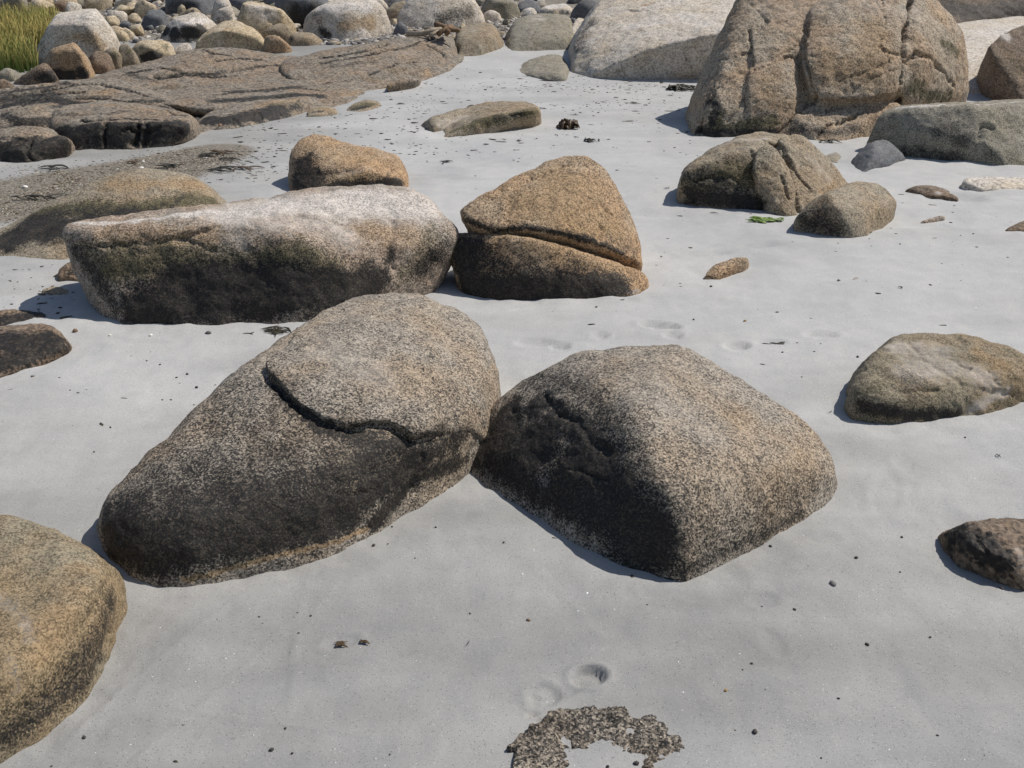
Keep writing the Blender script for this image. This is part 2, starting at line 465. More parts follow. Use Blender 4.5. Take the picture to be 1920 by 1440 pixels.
bv = np.empty(len(bo.data.vertices)*3, F32); bo.data.vertices.foreach_get('co', bv); bv = bv.reshape(-1, 3)+np.array(bo.matrix_basis.translation+body.location, F32)
bscr = project(bv)
edge_px = [(497,688),(503,706),(520,724),(545,746),(572,772),(600,788),(640,800),(672,799),(700,795),(728,797),(748,808),(768,820),(795,824),(820,819),(842,808),(858,806),(874,808),(890,812)]
n0 = np.array([.2, -.55, .8]); n0 /= np.linalg.norm(n0); e1 = np.array([1., 0, 0])-n0*n0[0]; e1 /= np.linalg.norm(e1); EX = np.stack([e1, np.cross(n0, e1)], 1)
EP3 = np.array([pick(bv, bscr, a, b, 5) for a, b in edge_px]); EP = EP3@EX
tailp = [EP[-1]+np.array([.16, .05]), EP[-1]+np.array([.25, .5]), EP[-1]+np.array([.1, 1.3]), EP[0]+np.array([.3, 1.3])]
lf = [pick(bv, bscr, a, b, 8)@EX for a, b in [(520,662),(575,610),(640,574)]]
poly = np.array(list(EP)+tailp+[lf[2]+np.array([.05, .3]), lf[2]+np.array([0, .06]), lf[2], lf[1]+np.array([.01, 0]), lf[0]+np.array([.015, 0])])
def poly_sd(X, P):
    x = (X@EX).astype(F32); d = np.full(len(x), 9e9, F32); ins = np.zeros(len(x), bool)
    for a, b in zip(P, np.roll(P, -1, 0)):
        e = (b-a).astype(F32); w = x-a.astype(F32); t = np.clip((w@e)/(e@e), 0, 1)
        q = w-t[:, None]*e; d = np.minimum(d, (q*q).sum(1))
        c = ((a[1] <= x[:, 1]) & (b[1] > x[:, 1])) | ((b[1] <= x[:, 1]) & (a[1] > x[:, 1]))
        with np.errstate(divide='ignore', invalid='ignore'):
            xi = a[0]+(x[:, 1]-a[1])*(b[0]-a[0])/(b[1]-a[1] if b[1] != a[1] else 1e-9)
        ins ^= c & (x[:, 0] < xi)
    return np.where(ins, -1, 1)*np.sqrt(d)
def f_slab(X):
    fd = smooth01(((X@EX)[:, 0]-EP[12][0])/.10)               # the flake thins out towards its right end
    a = f_body(X)-.030*(1-.86*fd)-.004*perlin(X*6.)
    b = poly_sd(X+.012*np.stack([perlin(X*11.), perlin(X*11.+9), 0*X[:, 0]], 1).astype(F32), poly)
    h = np.clip(.5+0.5*(a-b)/.010, 0, 1); s = b+(a-b)*h+.010*h*(1-h)
    c = -(f_body(X)+.035); h = np.clip(.5+.5*(s-c)/.01, 0, 1)
    return c+(s-c)*h+.01*h*(1-h)
lo, hi = o_f['boulder_body'][1:3]
sb = solid('rock_slab', f_slab, np.array([EP3[:, 0].min()-.1, EP3[:, 1].min()-.1, 0]), hi+np.array([.03, .03, .06]), M['coarse'], 2.9, parent=body, sub=2, rough=1.1, big=.3,
   cracks=[], stains=[('k',.55,25,[(498,690),(545,750),(600,790),(690,798),(770,822),(840,808)]),('k',.35,60,[(540,720),(640,770),(790,790),(850,740)]),('o',.3,120,[(800,600),(700,580)]),('p',.35,90,[(620,660),(700,700)]),('k',.25,60,[(895,700),(890,780)])])
sb['label'] = 'pale flaking slab of rock on top of the boulder'
tag(body, 'long sloping speckled boulder capped by a thin pale flaking slab', 'boulder')

# right-centre pyramid boulder
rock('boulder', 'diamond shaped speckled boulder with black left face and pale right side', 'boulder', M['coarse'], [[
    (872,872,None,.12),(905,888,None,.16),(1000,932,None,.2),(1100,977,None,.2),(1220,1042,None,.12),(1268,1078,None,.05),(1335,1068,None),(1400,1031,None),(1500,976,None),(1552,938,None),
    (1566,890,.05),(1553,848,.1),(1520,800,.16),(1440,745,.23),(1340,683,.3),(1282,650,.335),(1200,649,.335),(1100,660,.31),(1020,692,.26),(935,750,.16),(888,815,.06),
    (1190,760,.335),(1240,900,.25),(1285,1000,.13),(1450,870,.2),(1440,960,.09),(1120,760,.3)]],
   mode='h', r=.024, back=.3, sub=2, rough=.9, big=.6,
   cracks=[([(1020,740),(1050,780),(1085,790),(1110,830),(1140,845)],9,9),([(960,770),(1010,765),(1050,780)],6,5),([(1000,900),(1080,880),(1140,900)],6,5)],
   stains=[('k',.4,200,[(1000,800),(1120,880),(1220,980)]),('k',1.0,130,[(930,820),(1000,840),(1080,890),(1150,940),(1200,1000)]),('k',1.0,45,[(880,860),(920,800),(960,760)]),('k',.9,70,[(1010,760),(1080,800),(1140,870)]),('k',.8,60,[(900,850),(1000,920),(1130,980),(1240,1040)]),  # black left face mixes dark patina with shade put into the colour
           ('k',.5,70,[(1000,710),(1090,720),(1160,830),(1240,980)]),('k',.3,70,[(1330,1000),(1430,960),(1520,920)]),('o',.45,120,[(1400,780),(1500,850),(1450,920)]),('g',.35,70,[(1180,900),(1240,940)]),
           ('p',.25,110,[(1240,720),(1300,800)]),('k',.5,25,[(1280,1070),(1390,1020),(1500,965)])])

# bottom-left tan boulder, cut by the frame
rock('boulder', 'tan rounded boulder at the bottom left corner with pale patch', 'boulder', M['drab'], [[
    (215,1186,None),(190,1256,None),(150,1313,None),(90,1366,None),(0,1419,None),(-120,1470,None),
    (219,1130,.05),(-150,945,.215),(0,971,.215),(60,985,.215),(100,1000,.21),(158,1033,.185),(200,1072,.155),(217,1110,.09),
    (186,1088,.175),(146,1122,.19),(88,1165,.185),(38,1230,.17),(-20,1290,.155),(-120,1350,.15),(-250,1440,None),(-360,1300,None),(-380,1120,None),(-320,1010,.10),(-300,1250,.10),(-230,1390,.09)]], mode='h', r=.02, back=.35, sub=2, rough=1.0,
   cracks=[([(205,1085),(192,1110),(180,1135),(165,1160)],9,10),([(150,1200),(155,1250),(130,1290)],8,7),([(60,1260),(100,1200),(150,1195)],6,4)],
   stains=[('p',.4,34,[(0,1120),(45,1160),(55,1200)]),('p',.35,26,[(20,1240),(30,1290)]),('o',.55,80,[(150,1070),(120,1150),(80,1220)]),('k',.5,40,[(30,1370),(90,1330),(150,1290),(185,1230)]),('g',.4,60,[(60,1290),(120,1250),(20,1340)]),
           ('k',.5,70,[(205,1130),(180,1200),(110,1300),(20,1370)]),('o',.4,50,[(190,1150),(160,1230)]),('o',.3,80,[(60,1010),(20,1060)]),('k',.6,30,[(0,1385),(80,1340),(140,1290)])])

# long boulder
rock('long_boulder', 'long low boulder with bleached pink top and dark overhanging front', 'boulder', M['pink'], [
   [(212,590,None),(245,609,None),(300,611,None),(400,602,None),(500,598,None),(590,597,None),
    (128,420,.3,1),(180,410,.34),(290,406,.4),(400,394,.46),(470,380,.5),(150,432,.12,1),(260,430,.13),(400,424,.13),(500,430,.13),
    (122,447,.16,1),(128,480,.16,1),(165,527,.15,1),(560,440,.15)],
   [(500,598,None),(600,596,None),(680,575,None),(770,549,None),(450,382,.52),(540,361,.62),(610,349,.68),(690,347,.72),(760,352,.72),(800,376,.66),(838,410,.56,1),(851,436,.48,1),
    (842,466,.42,1),(806,512,.38,1),(530,438,.13),(585,452,.13),(640,500,.16),(700,530,.2),(700,430,.38)]],
   y0=600, r=.05, back=.4, k=.06, sub=2, rough=1.1,
   cracks=[([(140,462),(200,460),(280,456),(340,448),(400,425)],5,6),([(340,448),(370,460),(400,470)],5,5),([(735,500),(730,440),(745,400)],8,7),([(230,590),(250,600),(270,608),(320,605)],5,3)],
   stains=[('p',.85,95,[(450,400),(530,385),(600,380),(680,375),(780,385)]),('p',.5,60,[(500,420),(600,420),(650,440)]),('p',.85,20,[(150,418),(250,413),(350,405),(420,396)]),('p',.5,60,[(690,380),(760,380)]),
           ('g',.8,60,[(200,500),(320,490),(440,500),(560,480),(620,510)]),('g',.6,40,[(160,470),(300,460)]),('k',1.0,60,[(260,580),(380,570),(500,560),(600,550),(690,535)]),('k',1.0,55,[(330,530),(470,530),(580,530),(640,540)]),  # black front combines algae with shade painted into the colour
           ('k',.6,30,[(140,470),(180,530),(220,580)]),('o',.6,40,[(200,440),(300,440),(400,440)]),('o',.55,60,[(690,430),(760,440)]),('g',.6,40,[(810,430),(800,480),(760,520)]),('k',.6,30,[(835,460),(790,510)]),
           ('p',.5,22,[(450,450),(460,470)]),('o',.9,8,[(232,592),(260,605),(310,606)]),('k',.6,12,[(735,470),(720,520)])])

# split boulder
spb = empty('split_boulder', tuple(at_h(1030, 545)))
tag(spb, 'orange boulder split by a dark crack across its middle', 'boulder')
rock('lower_half', 'dark lower half below the crack', None, M['gold'], [[
    (885,546,None),(920,559,None),(1000,562,None),(1100,560,None),(1190,552,None),(1208,536,None),
    (846,440,.25,1),(849,465,.21,1),(858,500,.16,1),(868,525,.1,1),(880,448,.24),(925,462,.10),(975,446,.1),(1032,455,.1),(1088,480,.12),(1150,499,.16),(1200,507,.26),(1210,515,.2),(985,452,.5),(1100,474,.5)]],
   y0=560, r=.03, back=.35, sub=2, parent=spb,
   cracks=[([(935,440),(930,470),(940,490)],6,5)],
   stains=[('k',.85,55,[(870,470),(880,530),(960,545),(1050,540),(1150,545)]),('k',.6,40,[(860,450),(930,500),(1000,520)]),('k',.4,40,[(1150,530),(1080,500)]),('o',.6,40,[(1000,450),(1090,490),(1170,510)]),('p',.6,8,[(1140,554),(1200,545)])])
rock('upper_half', 'orange upper half above the crack', None, M['gold'], [[
    (867,408,.24,1),(882,423,.22,1),(922,432,.14,1),(985,427,.12,1),(1054,440,.12,1),(1106,452,.14,1),(1165,476,.2,1),(1203,494,.32,1),
    (864,392,.27,1),(890,376,.31,1),(930,363,.36),(966,353,.42),(962,345,.5),(986,326,.58),(1030,302,.64),(1080,292,.65),(1120,306,.65),(1150,346,.62),(1180,400,.54),(1198,452,.44),
    (1050,400,.2),(1150,440,.27),(960,400,.25),(1070,330,.5)]],
   y0=560, r=.03, back=.3, sub=2, parent=spb, clip=True,
   cracks=[([(956,370),(953,400),(952,430)],5,6),([(961,354),(999,333),(1054,310),(1094,310),(1125,320)],6,7),([(1060,400),(1070,430)],4,4),([(1090,395),(1130,385),(1150,400)],5,5),([(1130,425),(1128,450)],5,6)],
   stains=[('o',.85,80,[(1050,340),(1100,360),(1000,380),(1150,420)]),('k',.7,10,[(870,412),(925,434),(990,426),(1055,438),(1110,450),(1170,474)]),('k',.35,30,[(1150,450),(1190,470)]),('g',.3,40,[(1100,430),(1160,440)])])

rock('boulder', 'small golden wedge shaped boulder behind the long boulder', 'boulder', M['gold'], [[
    (542,363,None),(600,368,None),(680,362,None),(764,352,None),(540,330,.12),(541,300,.18),(552,271,.28),(575,257,.38),(592,254,.42),(640,269,.46),(700,285,.46),(742,292,.42),(759,309,.36),(765,345,.28),
    (610,350,.0),(606,305,.06),(592,275,.2),(700,322,.05),(752,330,.15)]], facets=2, y0=362, r=.03, back=.3, sub=2,
   cracks=[([(610,328),(660,320),(710,305),(745,300)],4,4),([(630,262),(625,285),(605,300)],4,3)],
   stains=[('o',.55,60,[(640,290),(700,300),(600,270)]),('k',.8,35,[(560,340),(590,340),(570,310)]),('k',.8,14,[(615,350),(680,348),(750,340)]),('g',.5,25,[(620,340),(700,335)]),('p',.4,15,[(640,325),(690,315)])])  # black on the left face paints in its shade

rock('boulder', 'broad smooth brown dome rock at the left beyond the long boulder', 'boulder', M['tan'], [[
    (0,474,None),(60,472,None),(122,476,None),(200,492,None),(300,482,None),(-60,474,None),(-60,455,.1),(20,431,.2),(60,397,.35),(130,366,.5),(190,341,.6),(250,321,.7),(290,323,.74),(345,331,.75),(385,351,.74),(430,388,.7),
    (60,445,.06),(150,420,.14),(250,390,.28),(350,390,.36)]], y0=473, r=.06, back=.5, sub=2, rough=.8,
   cracks=[([(300,360),(310,390),(305,410)],5,4),([(345,340),(350,370)],5,3)],
   stains=[('k',.95,60,[(20,450),(60,425),(110,430),(180,420),(240,410)]),('g',.9,50,[(80,400),(150,390),(230,395)]),('k',.5,40,[(100,400),(200,395),(300,400)]),('g',.85,45,[(200,390),(290,385),(360,375),(400,385)]),('o',.7,40,[(210,350),(270,345),(360,345),(330,340)]),('k',.5,10,[(305,380),(310,400),(345,365)])])
rock('rock', 'dark brown low rock at the left edge, front one of two', 'rock', M['brown'], [[
    (-190,722,None),(-230,660,None),(-170,632,.12),(-80,726,None),(0,703,None),(60,676,None),(100,660,None),(121,645,None),(-80,620,.25),(0,613,.3),(40,605,.34),(80,607,.35),(105,625,.28),(118,640,.2),(20,650,.12)]], y0=700, r=.04, back=.25, sub=2,
   stains=[('k',.85,60,[(-20,640),(40,640),(90,640)]),('k',.8,40,[(0,680),(60,660)])])
rock('rock', 'dark reddish low rock at the left edge, rear one of two', 'rock', M['brown'], [[
    (-150,622,None),(-130,600,.05),(-60,626,None),(0,618,None),(50,608,None),(88,596,None),(-60,590,.15),(0,581,.2),(40,579,.22),(76,586,.15)]], y0=615, r=.025, back=.2, sub=2, stains=[('k',.75,35,[(0,600),(60,592)])])
rock('rock', 'small dark stone peeking out behind the left end of the long boulder', 'rock', M['brown'], [[
    (106,524,None),(160,526,None),(111,508,.05),(126,494,.1),(150,490,.14),(170,495,.14)]], y0=525, r=.02, back=.15, sub=1, stains=[('k',.4,20,[(130,510)])])
rock('stone', 'flat ochre stone lying on the sand left of the long boulder', 'stone', M['tan'], [[
    (80,550,None),(100,555,None),(128,552,None),(79,545,.05),(95,538,.1),(118,540,.1),(132,547,.08)]], y0=553, r=.01, back=.06, sub=1, stains=[('g',.4,20,[(105,546)])])
rock('rock', 'long low greenish rock tapering into the sand in the middle distance', 'rock', M['tan'], [
    [(833,256,None),(860,251,None),(900,239,None),(967,229,None),(1012,228,None),(838,228,.5),(873,203,.75),(917,194,.85),(967,190,.8),(1000,196,.65),(1011,206,.45),(930,214,.14),(990,206,.22),(880,230,.1)],
    [(790,234,None),(815,247,None),(850,236,None),(812,220,.3),(850,208,.6),(885,205,.65),(840,228,.3)]], y0=253, r=.035, back=.35, sub=1, k=.03,
   cracks=[([(940,205),(960,215),(1000,212)],4,4),([(830,222),(870,215),(900,205)],4,4)],
   stains=[('g',.8,18,[(850,245),(900,228),(960,215),(1005,210)]),('k',.5,10,[(930,222),(980,214)]),('p',.5,25,[(830,235),(870,220)]),('o',.5,20,[(940,195),(990,198)])])
rock('rock', 'small mossy green mound of rock beside the ledge', 'rock', M['tan'], [[
    (649,206,None),(680,208,None),(715,199,None),(660,196,.2),(684,188,.35),(710,191,.4)]], y0=207, r=.03, back=.25, sub=1, stains=[('g',.9,20,[(665,200),(700,192)]),('k',.8,9,[(665,205),(690,200)])])
rock('rock', 'small brown mound of rock touching the end of the ledge lip', 'rock', M['tan'], [[
    (574,216,None),(600,216,None),(634,211,None),(580,206,.2),(603,198,.35),(625,202,.35)]], y0=215, r=.03, back=.2, sub=1, stains=[('k',.6,10,[(580,212),(600,208)]),('o',.5,14,[(610,206)])])

# big cracked boulder top right
rock('giant_boulder', 'huge cracked tan boulder, the tallest rock in the scene', 'boulder', M['cliff'], [
   {'p':[(1300,252,None),(1345,258,None),(1400,259,None),(1455,258,None),(1298,240,.25),(1301,222,.32),(1307,180,.47),(1320,142,.62),(1342,94,.77),(1357,45,.92),(1380,0,1.02),(1430,-70,1.15),(1515,-95,1.25),(1560,-80,1.2),(1540,140,.42),
    (1345,150,.3),(1340,200,.1),(1420,110,.5),(1405,190,.2),(1490,60,.70),(1496,160,.46),(1478,225,.03)],'r':.06},
   {'p':[(1420,259,None),(1458,257,None),(1400,255,None),(1399,140,.28),(1440,127,.3),(1484,112,.4),(1497,150,.3),(1498,195,.12),(1470,228,.0),(1396,190,.1),(1440,180,.08)],'r':.08},
   {'p':[(1408,62,.62),(1450,45,.72),(1500,20,.78),(1496,98,.46),(1480,106,.40),(1413,127,.33),(1450,80,.46),(1406,95,.46),(1540,20,.88),(1535,62,.74),(1530,100,.5)],'r':.04},
   {'p':[(1300,253,None),(1345,258,None),(1363,258,None),(1311,185,.4),(1345,168,.24),(1363,215,.06),(1350,190,.12),(1330,160,.4)],'r':.05},
   {'p':[(1512,45,.60),(1507,100,.33),(1516,150,.15),(1528,184,.07),(1600,190,.08),(1655,180,.13),(1688,175,.28),(1520,18,.73),(1545,2,.80),(1590,-30,.9),(1650,-50,1.05),(1700,-40,1.15),(1560,100,.24),(1640,100,.26),(1690,100,.36),(1700,30,.65),(1728,0,.98),(1726,60,.74),(1718,120,.52)],'r':.045},
   {'p':[(1460,256,None),(1530,264,None),(1580,263,None),(1622,252,None),(1660,235,None),(1496,206,.07),(1530,193,.15),(1600,197,.17),(1660,188,.25),(1692,205,.3),(1560,230,.0)],'r':.04},
   {'p':[(1684,228,None),(1740,215,None),(1800,193,None),(1709,0,.85),(1752,2,1.1),(1784,32,1.15),(1806,66,1.15),(1814,114,1.15),(1816,170,1.1),(1802,188,1.1),(1700,60,.6),(1698,120,.4),(1690,180,.32),(1745,105,.52),(1780,150,.75),(1715,-40,1.1),(1740,180,.5)],'r':.06}],
   y0=257, back=.9, k=.024, sub=2, rough=1.1, res=.75, big=.7,
   cracks=[([(1513,45),(1508,85),(1510,120),(1518,160),(1528,185)],4.5,24),([(1528,186),(1500,205),(1480,222),(1458,252)],3.2,15),([(1530,190),(1565,192),(1600,190),(1640,186),(1670,178)],2.6,10),([(1708,0),(1697,60),(1693,120),(1684,185)],3.6,20),
           ([(1404,58),(1408,95),(1412,130)],2.6,10),([(1412,131),(1440,122),(1480,107)],2.6,10),([(1404,130),(1370,150),(1345,165),(1330,190)],2.6,7.5),([(1345,112),(1375,108),(1405,95)],2.6,7.5),([(1395,185),(1380,210),(1366,225)],2.6,7.5),([(1338,160),(1322,200),(1312,245)],3.2,7.5),
           ([(1533,258),(1550,235),(1600,222),(1625,205)],2.6,10),([(1500,210),(1540,205),(1580,200)],2.6,6.25),([(1600,172),(1630,150),(1680,130)],2.6,6.25),([(1575,150),(1640,130),(1685,105)],2,5),([(1655,0),(1660,40),(1650,90),(1680,105)],2.6,6.25),
           ([(1400,0),(1440,40),(1420,60)],2,5),([(1395,185),(1400,230),(1410,255)],2.6,7.5),([(1700,120),(1720,100),(1745,110),(1790,160)],3.2,10),([(1470,100),(1510,80)],2,5),([(1620,200),(1635,225)],2.6,7.5),([(1320,150),(1360,130),(1405,125)],2,5)],
   stains=[('g',.85,20,[(1345,215),(1350,245),(1400,235),(1450,225)]),('k',.85,13,[(1310,245),(1360,252),(1420,252),(1450,250)]),('k',.75,10,[(1330,190),(1345,200),(1335,235)]),('o',.7,60,[(1560,120),(1620,130),(1640,60)]),('o',.6,40,[(1440,180),(1450,150)]),('o',.4,40,[(1470,190),(1560,230)]),
           ('p',.35,60,[(1420,20),(1480,30),(1560,0),(1720,20)]),('g',.8,22,[(1710,160),(1740,180),(1780,185)]),('k',.5,14,[(1490,240),(1560,250),(1610,240)]),('g',.8,18,[(1770,80),(1795,100)])])

rock('boulder', 'ridged brown boulder with deep vertical cracks and dark front face', 'boulder', M['tan'], [
   {'p':[(1271,372,None),(1312,378,None),(1369,384,None),(1425,391,None),(1440,392,None),(1274,345,.1),(1286,316,.22),(1324,288,.4),(1369,267,.5),(1399,254,.56),(1432,250,.62),(1490,255,.6),(1298,314,.12),(1350,295,.15),(1405,279,.18)],'r':.025},
   {'p':[(1425,391,None),(1477,404,None),(1492,400,None),(1412,330,.02),(1416,292,.1),(1430,273,.14),(1455,276,.14),(1473,302,.1),(1490,350,.04)],'r':.025},
   {'p':[(1490,402,None),(1520,396,None),(1590,352,None),(1460,262,.32),(1500,254,.46),(1515,260,.47),(1545,290,.5),(1575,323,.5),(1590,346,.45),(1500,330,.15),(1522,370,.1)],'r':.03}],
   y0=390, res=.75, back=.35, k=.02, sub=2, rough=1.2,
   cracks=[([(1412,283),(1409,320),(1411,352),(1425,391)],3.8,10.4),([(1428,262),(1458,272),(1478,300),(1490,340),(1500,395)],3.8,13),([(1478,300),(1510,345),(1528,365)],3,7.8),([(1440,265),(1470,280),(1500,330),(1515,350)],3,7.8),([(1300,340),(1350,330),(1400,345)],3.8,5.2),([(1465,330),(1480,370)],3.8,6.5)],
   stains=[('g',.75,40,[(1300,345),(1350,330),(1400,330)]),('k',.8,25,[(1300,365),(1360,372),(1420,385)]),('k',.5,25,[(1290,330),(1340,340),(1400,360)]),('o',.5,25,[(1440,320),(1470,360),(1390,325)]),('p',.5,18,[(1330,287),(1390,262),(1440,260)]),('p',.4,30,[(1520,300),(1550,330)]),('o',.6,15,[(1570,345),(1540,360)])])  # black front and pale crest carry shade and sunlight as colour
rock('boulder', 'wedge shaped block with flat grey top facing up and dark left side', 'boulder', M['tan'], [[
    (1491,432,None),(1537,435,None),(1575,441,None),(1597,448,None),(1620,446,None),(1654,428,None),(1676,405,None),(1496,406,.12),(1522,376,.25),(1553,363,.12),(1570,391,.02),(1575,350,.48),(1605,340,.58),(1646,344,.58),(1664,357,.5),(1681,380,.4),(1628,397,.12)]],
   y0=446, r=.009, back=.2, sub=2, rough=.7, big=.5, stains=[('k',.6,28,[(1510,415),(1545,415),(1565,430)]),('g',.45,20,[(1655,385),(1645,415)]),('o',.35,22,[(1650,370),(1640,410)]),('p',.3,30,[(1600,365)])])  # shade of the left side is deepened with painted black
rock('rock', 'small smooth dark grey pyramid rock in front of the long grey block', 'rock', M['slate'], [[
    (1598,315,None),(1616,322,None),(1665,311,None),(1696,299,None),(1600,300,.2),(1631,264,.3),(1646,260,.36),(1669,268,.4),(1690,288,.35),(1640,287,.14)]], facets=2, y0=321, r=.025, back=.2, sub=2)
rock('rock_block', 'long flat topped grey block leaving the frame at the right', 'rock', M['grey'], [[
    (1642,277,None),(1699,292,None),(1762,301,None),(1856,312,None),(1925,307,None),(2150,290,None),(1629,262,.26),(1635,226,.3),(1669,207,.3),(1706,202,.24),(1762,200,.2),(1837,200,.14),(1920,197,.22),(2150,200,.5),(1680,201,.5),(1706,198,.6),(1762,195,.7),(1837,194,.62),(1920,190,.7),(2150,190,1.0),
    (1838,285,.0)]], facets=2, y0=300, r=.03, back=.35, sub=2,
   cracks=[([(1838,240),(1835,270),(1852,280)],6,5),([(1840,236),(1860,240)],4,5)], stains=[('k',.45,30,[(1770,240),(1810,260)]),('k',.5,18,[(1700,282),(1800,298)]),('g',.5,25,[(1860,290),(1900,290)]),('p',.8,7,[(1680,202),(1760,197),(1850,196),(1910,193)]),('p',.3,25,[(1700,220),(1740,230)])])  # pale top edge is painted sunlight; black left of the ridge, painted shade
rock('boulder', 'leaning brown boulder at the right edge behind the long block', 'boulder', M['brown'], [[
    (1878,190,None),(1930,197,None),(2060,190,None),(1859,85,.2,1),(1861,108,.16,1),(1870,150,.1,1),(1876,68,.36),(1912,50,.52),(1960,40,.62),(2050,60,.6),(2090,130,.5)]], facets=2, y0=190, r=.05, back=.6, sub=2, stains=[('p',.8,18,[(1885,68),(1915,55)]),('g',.5,40,[(1900,120)])])
rock('boulder', 'half buried rounded boulder at the right edge crusted with white', 'boulder', M['drab'], [
   [(1597,779,None),(1650,791,None),(1730,796,None),(1762,787,None),(1835,780,None),(1594,768,.03),(1601,730,.09),(1630,681,.15),(1670,641,.19),(1722,626,.2),(1800,631,.19),(1880,651,.17),(1930,680,.14),
    (1640,740,.11),(1720,755,.08),(1790,740,.09),(1850,760,.04)],
   [(1835,775,None),(1865,757,None),(1925,745,None),(2000,735,None),(1800,631,.19),(1880,651,.17),(1935,682,.14),(1990,700,.1),(1850,720,.1)]], mode='h', r=.03, back=.3, sub=2, rough=1.3,
   cracks=[([(1755,660),(1770,672),(1820,690)],5,7),([(1700,640),(1740,680),(1800,720)],5,5),([(1800,720),(1850,735),(1900,740)],5,5),([(1640,720),(1700,735),(1760,730)],5,4),([(1850,690),(1870,720)],5,5)],
   stains=[('p',.50,60,[(1690,650),(1760,660),(1700,700),(1800,690),(1850,710)]),('p',.55,22,[(1820,770),(1850,752),(1890,735)]),('o',.7,28,[(1830,660),(1880,685)]),('k',.8,22,[(1620,765),(1680,775),(1740,780),(1790,778)]),('o',.6,12,[(1720,780),(1650,780)]),('g',.6,25,[(1610,740),(1650,720)]),('g',.35,50,[(1720,720),(1780,745)]),('k',.3,70,[(1700,720)])])
rock('rock', 'small rough brown rock at the right edge of the foreground', 'rock', M['brown'], [[
    (1768,1010,None),(1800,1050,None),(1850,1070,None),(1925,1096,None),(1765,1000,.015),(1785,985,.05),(1800,973,.07),(1850,971,.08),(1930,975,.08),(2000,1000,.06),(1820,1030,.05),(1880,1040,.065)]], mode='h', r=.012, back=.12, sub=2, rough=2.2, facets=3,
   cracks=[([(1820,980),(1830,1010),(1850,1040)],6,6),([(1860,980),(1880,1020),(1900,1060)],6,6)], stains=[('k',.9,50,[(1790,1000),(1840,1020),(1880,1050)]),('p',.5,20,[(1910,1030),(1920,1060)]),('o',.4,20,[(1890,985)])])
# small half buried stones
rock('stone', 'orange speckled stone half buried between the split boulder and crusted boulder', 'stone', M['gold'], [[
    (1322,516,None),(1350,517,None),(1385,508,None),(1403,495,None),(1340,497,.06),(1375,484,.1),(1400,485,.1)]], y0=516, r=.012, back=.08, sub=1, stains=[('o',.6,30,[(1365,500)])])
rock('stone', 'thin pink sliver of stone in the sand right of the wedge block', 'stone', M['pink'], [[
    (1722,420,None),(1740,418,None),(1770,410,None),(1740,411,.05),(1762,405,.08),(1772,406,.08)]], y0=419, r=.01, back=.05, sub=1)
rock('stone', 'flat brown stone barely above the sand below the long grey block', 'stone', M['brown'], [[
    (1697,358,None),(1730,366,None),(1797,373,None),(1712,350,.1),(1745,348,.14),(1775,356,.14)]], y0=366, r=.012, back=.08, sub=1, stains=[('o',.5,15,[(1715,357)]),('p',.6,12,[(1760,360)])])
rock('stone', 'flat pale topped stone at the right edge below the long grey block', 'stone', M['pale'], [[
    (1810,352,None),(1840,356,None),(1930,354,None),(1808,340,.06),(1815,333,.15),(1870,331,.2),(1935,332,.2),(1850,342,.06)]], y0=355, r=.015, back=.1, sub=1, stains=[('o',.4,12,[(1880,348)]),('p',.7,8,[(1830,336),(1900,335)])])
rock('stone', 'small reddish stone at the right edge level with the wedge block', 'stone', M['brown'], [[
    (1884,432,None),(1935,434,None),(1905,420,.08),(1930,412,.12)]], y0=433, r=.012, back=.08, sub=1)
rock('stone', 'small grey flat stone behind the ridged brown boulder', 'stone', M['grey'], [[
    (1545,303,None),(1570,306,None),(1578,296,None),(1548,292,.15),(1565,286,.25),(1572,288,.25)]], y0=305, r=.012, back=.08, sub=1)
# ---------------------------------------------------------------- bedrock: the ledge on the left and the pale outcrops behind
bl = empty('bedrock_ledge', tuple(at_h(300, 265)))
tag(bl, 'low cracked brown bedrock ledge running from the left edge back to the rubble', 'rock ledge')
LD = dict(mode='t', parent=bl, sub=1, res=.85)
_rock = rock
def rock(*a, **kw):                                     # darkens the colour along each of the ledge's cracks
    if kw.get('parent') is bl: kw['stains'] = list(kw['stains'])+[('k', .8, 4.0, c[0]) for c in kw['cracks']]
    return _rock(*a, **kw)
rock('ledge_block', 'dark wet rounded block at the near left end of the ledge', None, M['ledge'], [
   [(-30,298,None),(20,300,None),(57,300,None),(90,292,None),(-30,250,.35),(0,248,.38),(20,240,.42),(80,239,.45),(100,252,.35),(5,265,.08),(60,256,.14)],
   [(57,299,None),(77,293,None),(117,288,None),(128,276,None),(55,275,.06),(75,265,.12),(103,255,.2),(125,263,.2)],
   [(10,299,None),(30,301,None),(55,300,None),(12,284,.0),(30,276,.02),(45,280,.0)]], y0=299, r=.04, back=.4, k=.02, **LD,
   cracks=[([(60,262),(50,285),(58,298)],2.4,9.5),([(20,255),(40,262),(70,255)],2.4,7.6)], stains=[('k',.95,34,[(-10,275),(10,285),(60,280),(115,275)]),('k',.6,20,[(30,262),(80,262)]),('o',.5,10,[(30,243),(70,242)])])
